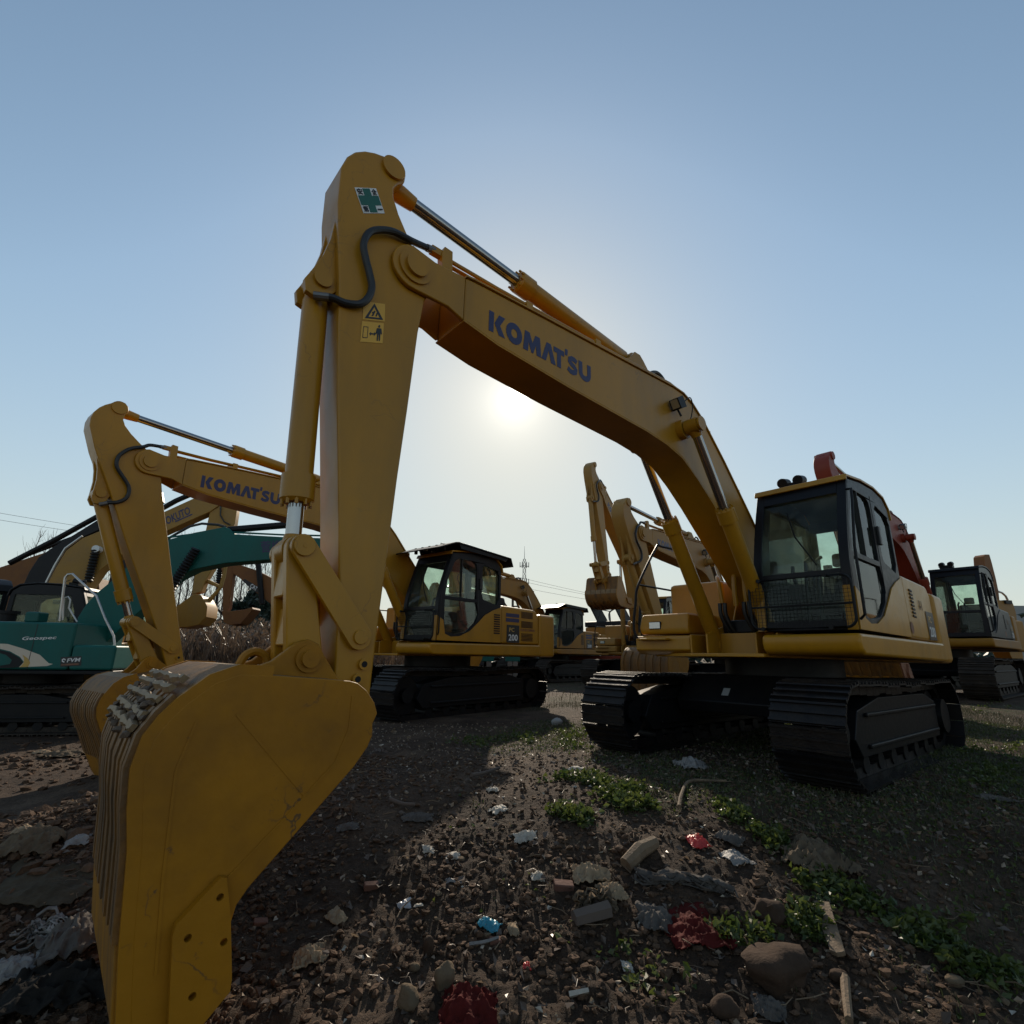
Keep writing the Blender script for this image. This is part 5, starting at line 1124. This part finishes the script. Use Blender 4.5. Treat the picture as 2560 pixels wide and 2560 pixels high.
# ------------------------------------------------------------------ on the soil: growth, clods, litter
def in_poly(X, Y, P):
    ins = np.zeros(len(X), bool); j = len(P) - 1
    for i in range(len(P)):
        xi, yi, xj, yj = P[i][0], P[i][1], P[j][0], P[j][1]
        ins ^= ((yi > Y) != (yj > Y)) & (X < (xj - xi) * (Y - yi) / (yj - yi + 1e-12) + xi); j = i
    return ins
def sample(px, n):
    P = [(p.x, p.y) for p in (G(u, v) for u, v in px)]; xs_ = [p[0] for p in P]; ys_ = [p[1] for p in P]; X = rng.uniform(min(xs_), max(xs_), n * 4); Y = rng.uniform(min(ys_), max(ys_), n * 4)
    k = in_poly(X, Y, P); return X[k][:n], Y[k][:n]
ax, ay = [], []
patches = [([(1335, 1960), (1420, 1940), (1520, 1935), (1640, 1950), (1650, 1985), (1540, 2005), (1430, 2000), (1350, 1990)], 620), ([(1370, 2035), (1480, 2010), (1600, 2005), (1660, 2030), (1600, 2065), (1450, 2070)], 560),
           ([(2010, 2130), (2090, 2200), (2240, 2240), (2420, 2290), (2560, 2350), (2560, 2520), (2380, 2430), (2180, 2330), (2050, 2260), (1980, 2200)], 380), ([(1880, 2080), (1960, 2060), (2010, 2120), (1950, 2150)], 90),
           ([(1100, 1850), (1330, 1835), (1330, 1860), (1150, 1880)], 90), ([(1395, 1830), (1470, 1825), (1480, 1880), (1400, 1880)], 90), ([(1960, 2260), (2060, 2280), (2060, 2370), (1980, 2340)], 80),
           ([(1780, 2010), (1860, 2020), (1900, 2070), (1820, 2060)], 60), ([(2430, 1770), (2540, 1740), (2540, 1790), (2440, 1800)], 60), ([(1790, 2330), (1930, 2340), (1900, 2400), (1800, 2380)], 40), ([(2370, 1890), (2560, 1850), (2560, 1990), (2380, 1990)], 150), ([(1400, 2330), (1600, 2370), (1790, 2480), (1660, 2520)], 12)]
C = []
for P, n in patches:
    X, Y = sample(P, n)
    kk = fbm(X * 3.1 + 11, Y * 3.1, 3, .6) > -.04; X, Y = X[kk], Y[kk]
    for x, y in zip(X, Y):
        k = rng.integers(3, 11); r_ = .07; a = rng.random(k) * 6.283; q = rng.random(k) * r_
        C.append(np.stack([x + q * np.cos(a), y + q * np.sin(a), np.zeros(k)], 1))
C = np.concatenate(C); C[:, 2] = H(C[:, 0], C[:, 1]) + rng.random(len(C)) * .05
o = leaves_np('broadleaf_weeds', M['leaf'], C, .040, .55); o['kind'] = 'stuff'
n = 190000; X = rng.uniform(-1.5, 9, n); Y = rng.uniform(2.4, 13, n); k = rng.random(n) < grassy(X, Y) * .6 + .25 * sst(1.6, 3.0, X); X, Y = X[k], Y[k]
grass_np('short_grass', M['blade'], X, Y, H(X, Y), .045, .0026, 1.0)
n = 95000; X = rng.uniform(-.5, 8, n); Y = rng.uniform(2.4, 10, n); k = rng.random(n) < grassy(X, Y) * .55 + .2 * sst(1.6, 3.0, X); X, Y = X[k], Y[k]; o = leaves_np('ground_cover', M['leaf'], np.stack([X, Y, H(X, Y) + .004], 1), .026, .5); o['kind'] = 'stuff'
n = 26000; X = rng.uniform(-3, 26, n); Y = rng.uniform(9, 32, n); k = rng.random(n) < sst(-.05, .2, fbm(X * .4, Y * .4, 3)); X, Y = X[k], Y[k]; grass_np('rough_grass', M['blade'], X, Y, H(X, Y), .10, .006, .8)
# clods and pebbles
def clods(name, m, n, xr, yr, rmin, rmax, dens, sub=1):
    bm = bmesh.new(); bmesh.ops.create_icosphere(bm, subdivisions=sub, radius=1); bv = np.array([v.co[:] for v in bm.verts]); bf = np.array([[v.index for v in f.verts] for f in bm.faces]); bm.free()
    X = rng.uniform(*xr, n); Y = rng.uniform(*yr, n); k = rng.random(n) < dens(X, Y); X, Y = X[k], Y[k]; n = len(X)
    r = rmin + (rmax - rmin) * rng.random(n) ** 3.2
    V = bv[None] * (1 + .32 * rng.normal(size=(n, len(bv)))[:, :, None].clip(-1, 1)); V = V * r[:, None, None] * (np.array([1, 1, .62]) * (.6 + .8 * rng.random((n, 3))))[:, None]
    a = rng.random(n) * 6.283; c, s = np.cos(a)[:, None], np.sin(a)[:, None]; V = np.stack([V[..., 0] * c - V[..., 1] * s, V[..., 0] * s + V[..., 1] * c, V[..., 2]], 2)
    V += np.stack([X, Y, H(X, Y) + r * .25], 1)[:, None]; F = (bf[None] + (np.arange(n) * len(bv))[:, None, None]).reshape(-1, 3)
    me = bpy.data.meshes.new(name); me.from_pydata(V.reshape(-1, 3).tolist(), [], F.tolist()); me.materials.append(m); me.shade_smooth(); me.set_sharp_from_angle(angle=R(22)); o = bpy.data.objects.new(name, me); COL.objects.link(o); o['kind'] = 'stuff'; return o
M['clod'] = mat('soil_clod', (.095, .056, .034), .95, dirt=(.036, .022, .013), damt=.9, dscale=14, bump=.6, bscale=70, spec=.2, var=.35)
dens = lambda X, Y: np.clip(.18 + .9 * sst(-.12, .15, fbm(X * 1.1 + 40, Y * 1.1, 3)) * sst(5.2, 2.6, Y) + .5 * sst(-.8, -1.6, X), 0, 1)
clods('soil_clods', M['clod'], 75000, (-3.6, 4.2), (1.7, 6.2), .003, .024, dens)
clods('left_clods', M['clod'], 9000, (-8.5, -2.4), (2.6, 10), .006, .06, lambda X, Y: np.clip(.3 + 1.2 * fbm(X * .8, Y * .8 + 9, 3), 0, 1))
clods('large_clods', M['clod'], 170, (-3.4, 2.6), (1.8, 4.2), .015, .042, dens, 2)
clods('pebbles', M['tanstone'], 1500, (-3.6, 5), (1.7, 9), .004, .022, lambda X, Y: np.full(len(X), .8))
def scraps(name, m, n, xr, yr, size, flat=.3):
    X = rng.uniform(*xr, n); Y = rng.uniform(*yr, n); o = leaves_np(name, m, np.stack([X, Y, H(X, Y) + .004], 1), size, flat); o['kind'] = 'stuff'; return o
M['paper'] = mat('dirty_paper', (.40, .355, .29), .7, dirt=(.18, .15, .115), damt=.8, dscale=12)
M['film'] = mat('thin_plastic_film', (.34, .34, .35), .3, dirt=(.25, .23, .22), damt=.6, dscale=12)
scraps('dead_leaves', M['dryleaf'], 3800, (-3.6, 4.6), (1.7, 9), .032); scraps('paper_scraps', M['paper'], 650, (-3.6, 4.2), (1.8, 8), .030); scraps('bark_chips', M['bark'], 2600, (-3.6, 4), (1.7, 7), .045)
tw_ = MB()
for i in range(420):
    x, y = random.uniform(-3.5, 4.2), random.uniform(1.8, 7); a = random.random() * 6.28; L = random.uniform(.03, .16); z = Hs(x, y) + .012
    tw_.tube([(x, y, z), (x + L * .5 * math.cos(a), y + L * .5 * math.sin(a), z + random.uniform(.0, .025)), (x + L * math.cos(a + .4), y + L * math.sin(a + .4), z + random.uniform(-.01, .03))], [.0035, .003, .002], 4)
tw_.build('twigs', M['wood'], None, kind='stuff')

def crumple(name, label, cat, u, v, w, d, h, m, rz=0., n=22, seed=0, thin=.004, group=None, wave=3.):
    """a crumpled sheet of cloth, film or felt lying on the soil"""
    p = G(u, v); r0 = np.random.default_rng(seed + 5); V = []
    o1, o2 = r0.random() * 90, r0.random() * 90
    q = np.linspace(-.5, .5, n + 1); Aq, Bq = np.meshgrid(q, q); rr = np.hypot(Aq, Bq) * 2; th = np.arctan2(Bq, Aq)
    edge = .78 + .5 * vnoise(np.cos(th) * 1.9 + o1, np.sin(th) * 1.9 + o2) + .16 * vnoise(np.cos(th) * 6 + o2, np.sin(th) * 6 + o1)
    ridge = lambda f, k: (1 - np.abs(2 * vnoise(Aq * f + o1 + k, Bq * f * max(d / w, .5) + o2 - k) - 1)) ** 2
    zz = h * ((np.clip(1 - rr * rr, 0, 1)) * (.30 + .35 * vnoise(Aq * 2.2 + o2, Bq * 2.2 + o1)) + .30 * ridge(wave * 1.6, 3) + .16 * ridge(wave * 3.7, 8) + .07 * ridge(wave * 8, 1))
    xx = Aq * w * edge * (1 + .1 * ridge(5, 4)); yy = Bq * d * edge
    V = list(zip(xx.ravel(), yy.ravel(), np.maximum(zz, .002).ravel()))
    c, s = math.cos(rz), math.sin(rz); W = []
    for x, y, z in V:
        X, Y = p.x + c * x - s * y, p.y + s * x + c * y; W.append((X, Y, z))
    hz = H(np.array([q[0] for q in W]), np.array([q[1] for q in W]))
    W = [(a - p.x, b - p.y, max(z + hz[k] * .6 + p.z * .4, hz[k] + .003) - p.z) for k, (a, b, z) in enumerate(W)]
    mb = MB(); mb.add(W, [(j * (n + 1) + i, j * (n + 1) + i + 1, (j + 1) * (n + 1) + i + 1, (j + 1) * (n + 1) + i) for j in range(n) for i in range(n)])
    o = mb.build(name, m, None, ang=60); o.location = p; sd = o.modifiers.new('thickness', 'SOLIDIFY'); sd.thickness = thin; return tag(o, label, cat, group)
def ribbons(name, label, cat, px, n, w, spread, h, m, seed=0):
    """a bundle of torn, twisted strips lying along a line on the soil"""
    r0 = random.Random(seed); P = [G(u, v) for u, v in px]; p0 = P[0]; base = smooth_path([q - p0 for q in P], 8); mb = MB(); k = len(base)
    for i in range(n):
        a = r0.uniform(0, .45) * k; b = k * r0.uniform(.55, 1); seg = [base[int(a + (b - a) * t / 11)] for t in range(12)]; off = r0.gauss(0, spread); ph = r0.random() * 6; lift = r0.uniform(.2, 1) * h; ww = w * r0.uniform(.4, 1.2); vs = []
        for j, q in enumerate(seg):
            d = (seg[min(j + 1, 11)] - seg[max(j - 1, 0)]); d.z = 0
            d = d.normalized() if d.length > 1e-6 else Vector((1, 0, 0)); nn = Vector((-d.y, d.x, 0)); o = off * (.4 + .6 * math.sin(j * .5 + ph)) + r0.gauss(0, spread * .12); tw = math.sin(j * .8 + ph) * 1.3
            z = lift * (.35 + .65 * abs(math.sin(j * .55 + ph))); c_ = q + nn * o; u_ = (nn * math.cos(tw) + Vector((0, 0, 1)) * math.sin(tw)) * ww; gz = Hs(p0.x + c_.x, p0.y + c_.y) - p0.z
            for sgn in (-1, 1):
                e = c_ + u_ * sgn; vs.append((e.x, e.y, max(gz + z + u_.z * sgn, gz + .004)))
        mb.add(vs, [(2 * j, 2 * j + 1, 2 * j + 3, 2 * j + 2) for j in range(11)])
    o = mb.build(name, m, None, ang=50); o.location = p0; sd = o.modifiers.new('thickness', 'SOLIDIFY'); sd.thickness = .002; return tag(o, label, cat)
def px_size(u, v): return (G(u, v) - Vector((0, 0, CAM_H))).dot(ray(1280, 1280).normalized()) / F_PX   # metres per photo pixel there
def stone(name, label, cat, u, v, wpx, m, sq=(1, .8, .7), sub=3, amp=.10, sink=.3):
    p = G(u, v); r = wpx * px_size(u, v) / 2; b = MB(); b.rock((0, 0, 0), r, sub, amp, sq); o = b.build(name, m, None, ang=60); o.location = p + Vector((0, 0, r * sq[2] * (.8 - sink))); return tag(o, label, cat)
def stick(name, label, pts, w, h, m, cat='stick', taper=.8, round_=True):
    P = [G(u, v) for u, v in pts]; p0 = P[0]; Q = [(q - p0) + Vector((0, 0, h)) for q in P]
    b = MB(); Q2 = smooth_path(Q, 5) if len(Q) > 2 else Q; k = len(Q2); b.tube(Q2, [w * (1 - (1 - taper) * i / (k - 1)) for i in range(k)], 8 if round_ else 4); o = b.build(name, m, None); o.location = p0; return tag(o, label, cat)
def cl(n_, c, r=.8, d=None): return mat(n_, c, r, dirt=d or tuple(x * .45 for x in c), damt=.8, dscale=9, bump=.4, bscale=60, var=.25, spec=.08 if r > .7 else .4)
M['redcloth'] = cl('red_cloth', (.085, .012, .010)); M['redfilm'] = cl('red_plastic', (.5, .03, .022), .35); M['bluefilm'] = cl('blue_plastic', (.03, .24, .33), .35)
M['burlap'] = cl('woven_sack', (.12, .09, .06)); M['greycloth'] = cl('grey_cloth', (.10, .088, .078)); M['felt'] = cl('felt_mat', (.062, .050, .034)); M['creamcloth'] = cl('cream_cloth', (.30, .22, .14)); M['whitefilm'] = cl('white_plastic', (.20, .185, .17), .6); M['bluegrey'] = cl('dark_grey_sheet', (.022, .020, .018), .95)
A = lambda u, v: (1560 + u / 1.932, 1850 + v / 1.932)
B = lambda u, v: (560 + u / 1.932, 1850 + v / 1.932)
L = lambda u, v: (u / 1.932, 1600 + v / 1.932)
stone('boulder', 'largest rounded brown stone on the soil at the lower right', 'stone', *A(735, 1150), 150, M['stone'], (1.08, .8, .62), amp=.2, sink=.42)
stone('brown_stone', 'brown stone half buried at the bottom edge, left of the plank', 'stone', *A(490, 1330), 75, M['stone'])
stone('brown_stone', 'dark lump of earth under the grey rag by the big stone', 'stone', *A(715, 870), 75, M['stone'], amp=.2)
stone('brown_stone', 'dark stone at the foot of the weathered plank', 'stone', *A(1040, 1160), 42, M['stone'])
stone('tan_stone', 'tall tan rock standing in the soil left of the white stick', 'stone', *B(1065, 1190), 62, M['tanstone'], (.8, .7, 1.1), amp=.18)
stone('tan_stone', 'pitted tan rock just above the red rag at the bottom', 'stone', *B(890, 1290), 55, M['tanstone'], (1, .8, .95), amp=.2)
stone('tan_stone', 'small pale stone between the two tan rocks and the bucket', 'stone', *B(920, 1120), 26, M['tanstone'])
stone('dark_stone', 'dark upright stone left of the tall tan rock', 'stone', *B(985, 1040), 40, M['stone'], (.6, .6, 1.3))
stone('grey_stone', 'grey stone lying in the weeds at the right edge', 'stone', *A(1600, 1180), 42, M['tanstone'], (1, .8, .6))
stone('grey_stone', 'grey stone in front of the left track of the nearest excavator', 'stone', 1392, 1812, 28, M['grey'], (1, .8, .8))
def brick(u, v, wpx, rz, label, tilt=.2):
    p = G(u, v); w = wpx * px_size(u, v) / 2 * .8; b = MB().box(-w, w, -w * .55, w * .55, -w * .4, w * .45); o = b.build('broken_brick', M['brick'], None, bevel=w * .15); o.location = p + Vector((0, 0, w * .08)); o.rotation_euler = (tilt, tilt * .5, rz); return tag(o, label, 'brick', 'broken bricks in the soil')
brick(*B(175, 890), 42, .5, 'reddish brick piece beside the bucket, right of its side cutter', .3); brick(*B(1640, 715), 62, .1, 'dark red brick below the pale pink scrap'); brick(*B(1310, 985), 40, .3, 'dark brick lump under the long white strip'); brick(*B(710, 715), 45, .4, 'half buried brick near the edge of the bucket shadow')
p0, p1 = G(*A(955, 825)), G(*A(1050, 1095)); d = p1 - p0; pk = MB(); L_ = d.length; pk.prismz([(0, -.035), (L_ * .1, -.045), (L_ * .95, -.036), (L_, -.01), (L_ * .97, .03), (L_ * .04, .045)], 0, .022); o = pk.build('wood_plank', M['wood'], None, bevel=.004); o.location = p0 + Vector((0, 0, .03)); o.rotation_euler = (.15, -math.atan2(d.z, Vector((d.x, d.y)).length), math.atan2(d.y, d.x)); tag(o, 'flat weathered plank lying among the weeds', 'plank')
stick('split_stick', 'split grey stick pointing out of the bottom edge', [A(1070, 1180), A(1078, 1270), A(1092, 1390)], .022, .02, M['wood'])
stick('curved_stick', 'long bent branch lying before the carbody of the nearest excavator', [A(268, 348), A(278, 290), A(305, 228), A(350, 213), A(420, 216), A(495, 218)], .016, .03, M['wood'], taper=.6)
p0, p1 = G(*A(10, 640)), G(*A(150, 530)); d = p1 - p0; o = MB().tube([(0, 0, 0), d * .5 + Vector((0, 0, .02)), d], [.045, .05, .04], 9).build('wood_stub', M['wood'], None, ang=20); o.location = p0 + Vector((0, 0, .04)); tag(o, 'short thick stub of split wood on the soil', 'wood')
p0, p1 = G(*B(1690, 905)), G(*B(1860, 860)); d = p1 - p0; o = MB().tube([(0, 0, 0), d], [.04, .045], 6).build('wood_block', M['bark'], None, ang=20); o.location = p0 + Vector((0, 0, .03)); tag(o, 'dark brown wood block below the cream rags', 'wood')
stick('white_strip', 'long thin white strip below the blue plastic', [B(1185, 1012), B(1260, 998), B(1325, 985)], .010, .02, M['whitefilm'], 'strip', round_=False)
stick('white_stick', 'short white stick near the bottom right of the middle', [B(1668, 1262), B(1762, 1238)], .014, .02, M['paper'], round_=False)
stick('thin_branch', 'thin curved twig standing in the soil beside the bucket', [B(832, 925), B(860, 870), B(905, 835)], .004, .06, M['wood'])
stick('brown_branch', 'brown branch lying in the shade of the bucket', [B(1195, 190), B(1260, 175), B(1330, 150)], .018, .03, M['bark'])
stick('brown_branch', 'dark branch lying across the soil behind the bucket', [B(800, 310), B(860, 330), B(920, 335)], .016, .03, M['bark'])
CR = [('red_plastic', 'bright red plastic scrap on the bare soil', 'plastic', A(355, 505), 45, 38, .10, 'redfilm', .3), ('blue_plastic', 'crumpled bright blue plastic scrap', 'plastic', B(1280, 905), 34, 34, .07, 'bluefilm', 1.), ('red_rag', 'dark red rag in the soil below the grey cloth', 'rag', A(335, 930), 130, 90, .07, 'redcloth', .2),
      ('red_rag', 'shaggy red rag at the bottom edge of the picture', 'rag', B(1170, 1330), 135, 80, .12, 'redcloth', 0), ('red_scrap', 'tiny red scrap to the right of the tan rocks', 'plastic', B(1465, 1098), 20, 18, .03, 'redfilm', 0),
      ('woven_sack', 'creased brown woven sack beside the edge of the weeds', 'sack', A(925, 600), 125, 85, .15, 'burlap', .2), ('grey_rag', 'pointed grey rag hanging over a clod below the long grey cloth', 'rag', A(145, 880), 75, 60, .16, 'greycloth', .9),
      ('white_bag', 'pale plastic bag on the grass before the nearest excavator', 'bag', A(330, 135), 66, 50, .12, 'whitefilm', .1), ('bent_felt', 'bent dirty white strip beside the red plastic', 'strip', A(510, 490), 55, 30, .10, 'greycloth', -.7), ('torn_film', 'torn white film just below the bent strip', 'film', A(540, 580), 50, 40, .06, 'whitefilm', .4),
      ('cream_rag', 'large heap of cream rags right of the middle', 'rag', B(1770, 665), 85, 45, .10, 'creamcloth', .1), ('cream_rag', 'cream rag at the right end of the rag heap', 'rag', B(1880, 750), 60, 45, .09, 'creamcloth', .3), 
      ('cream_paper', 'cream torn paper on the clods right of the bucket', 'paper', B(540, 860), 36, 34, .06, 'creamcloth', .9), ('yellow_rag', 'yellowish rag near the side cutter of the bucket', 'rag', B(410, 1065), 70, 46, .06, 'creamcloth', .4), ('white_paper', 'white paper scrap at the edge of the bucket shadow', 'paper', B(985, 540), 24, 18, .05, 'paper', .3),
      ('white_paper', 'pale paper scrap right of the bucket shadow edge', 'paper', B(1105, 568), 34, 18, .03, 'paper', .2), ('white_paper', 'crumpled white paper below the weeds', 'paper', B(1455, 480), 60, 26, .05, 'paper', .2), ('white_paper', 'small pale paper left of the weeds', 'paper', B(1298, 250), 26, 16, .04, 'paper', .2), ('white_paper', 'pale flattened paper just behind the weeds', 'paper', B(1700, 140), 46, 16, .03, 'paper', .1),
      ('torn_paper', 'pale torn paper above the shadow edge', 'paper', B(1325, 345), 40, 22, .04, 'paper', .5), ('paper_strip', 'folded cream paper strip right of the blue plastic', 'paper', B(1395, 915), 24, 30, .05, 'creamcloth', .2), ('silver_foil', 'small silver foil scrap on the clods', 'foil', B(868, 805), 28, 18, .03, 'film', .2), ('white_chip', 'white chip of plastic beside the foil', 'plastic', B(938, 806), 20, 8, .01, 'paper', .1),
      ('pink_scrap', 'pale pink scrap above the dark red brick', 'plastic', B(1515, 670), 28, 22, .05, 'paper', .1), ('white_film', 'small white film scrap on the soil above the foil', 'film', B(1110, 692), 34, 12, .03, 'whitefilm', .1), ('grey_film', 'greyish film scrap in the shade of the bucket', 'film', B(600, 430), 50, 26, .04, 'greycloth', .2), ('grey_film', 'wide thin grey film in the shade behind the bucket', 'film', B(930, 380), 70, 30, .04, 'greycloth', .1),
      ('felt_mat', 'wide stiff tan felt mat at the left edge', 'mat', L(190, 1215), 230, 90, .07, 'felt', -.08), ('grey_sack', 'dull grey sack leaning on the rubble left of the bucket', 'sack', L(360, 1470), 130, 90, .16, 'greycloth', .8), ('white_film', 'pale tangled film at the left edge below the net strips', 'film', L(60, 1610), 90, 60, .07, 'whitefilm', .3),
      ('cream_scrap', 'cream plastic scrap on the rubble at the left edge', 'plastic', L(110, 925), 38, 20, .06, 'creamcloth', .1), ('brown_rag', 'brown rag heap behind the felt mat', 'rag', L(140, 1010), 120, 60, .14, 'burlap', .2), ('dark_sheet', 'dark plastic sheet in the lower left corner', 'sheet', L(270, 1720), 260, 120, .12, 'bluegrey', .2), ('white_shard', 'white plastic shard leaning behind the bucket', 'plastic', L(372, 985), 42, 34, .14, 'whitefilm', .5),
      ('tan_cardboard', 'pale cardboard scrap near the black track on the left', 'cardboard', L(305, 560), 90, 50, .10, 'burlap', .2), ('white_rag', 'pale rag beside the cardboard on the left', 'rag', L(205, 545), 40, 20, .06, 'creamcloth', .1), ('orange_scrap', 'small orange scrap at the tip of the bent branch', 'plastic', A(428, 205), 20, 12, .03, 'redfilm', .1), ('leaf_litter', 'pale dry husk at the foot of the bucket tip', 'husk', L(815, 1800), 26, 46, .06, 'creamcloth', .1),
      ('pale_scrap', 'pale scrap in the shade right of the right track', 'plastic', A(1790, 290), 80, 20, .05, 'greycloth', -.3), ('white_disc', 'round white scrap at the left of the big stone', 'paper', A(15, 1110), 24, 20, .02, 'paper', .1), ('torn_film', 'torn white film near the bottom right of the weeds', 'film', A(1000, 775), 22, 14, .03, 'paper', .1), ('brown_cloth', 'dark brown cloth half buried at the bottom right', 'cloth', A(700, 1320), 70, 40, .06, 'greycloth', -.4)]
for i, (nm, lb, ct, (u, v), wp, dp, h, m_, rz) in enumerate(CR):
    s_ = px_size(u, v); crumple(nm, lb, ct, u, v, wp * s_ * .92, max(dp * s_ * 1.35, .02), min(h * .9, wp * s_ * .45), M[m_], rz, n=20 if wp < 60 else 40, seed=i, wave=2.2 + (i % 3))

ribbons('grey_cloth', 'long frayed grey cloth twisted over the soil', 'cloth', [A(30, 690), A(160, 705), A(270, 690), A(380, 720), A(470, 745), A(560, 800)], 22, .020, .035, .06, M['greycloth'], 3)
ribbons('white_net', 'tangled white film strips at the lower left edge', 'film', [L(60, 1480), L(160, 1430), L(240, 1440), L(320, 1470)], 26, .012, .06, .07, M['whitefilm'], 5)
ribbons('tan_rags', 'tangled tan rags below the cream heap', 'rag', [B(1700, 830), B(1760, 790), B(1840, 800), B(1900, 850)], 20, .014, .04, .07, M['burlap'], 8)
st_ = MB()
for i in range(1500):
    x, y = random.uniform(-3.4, 4.2), random.uniform(1.9, 6.5); a = random.random() * 6.28; L_ = random.uniform(.02, .10); z = Hs(x, y) + .008
    st_.tube([(x, y, z), (x + L_ * .5 * math.cos(a), y + L_ * .5 * math.sin(a), z + random.uniform(.0, .02)), (x + L_ * math.cos(a + .5), y + L_ * math.sin(a + .5), z + random.uniform(-.006, .02))], [.0016, .0016, .001], 3, cap=False)
st_.build('straw', M['straw'], None, kind='stuff')
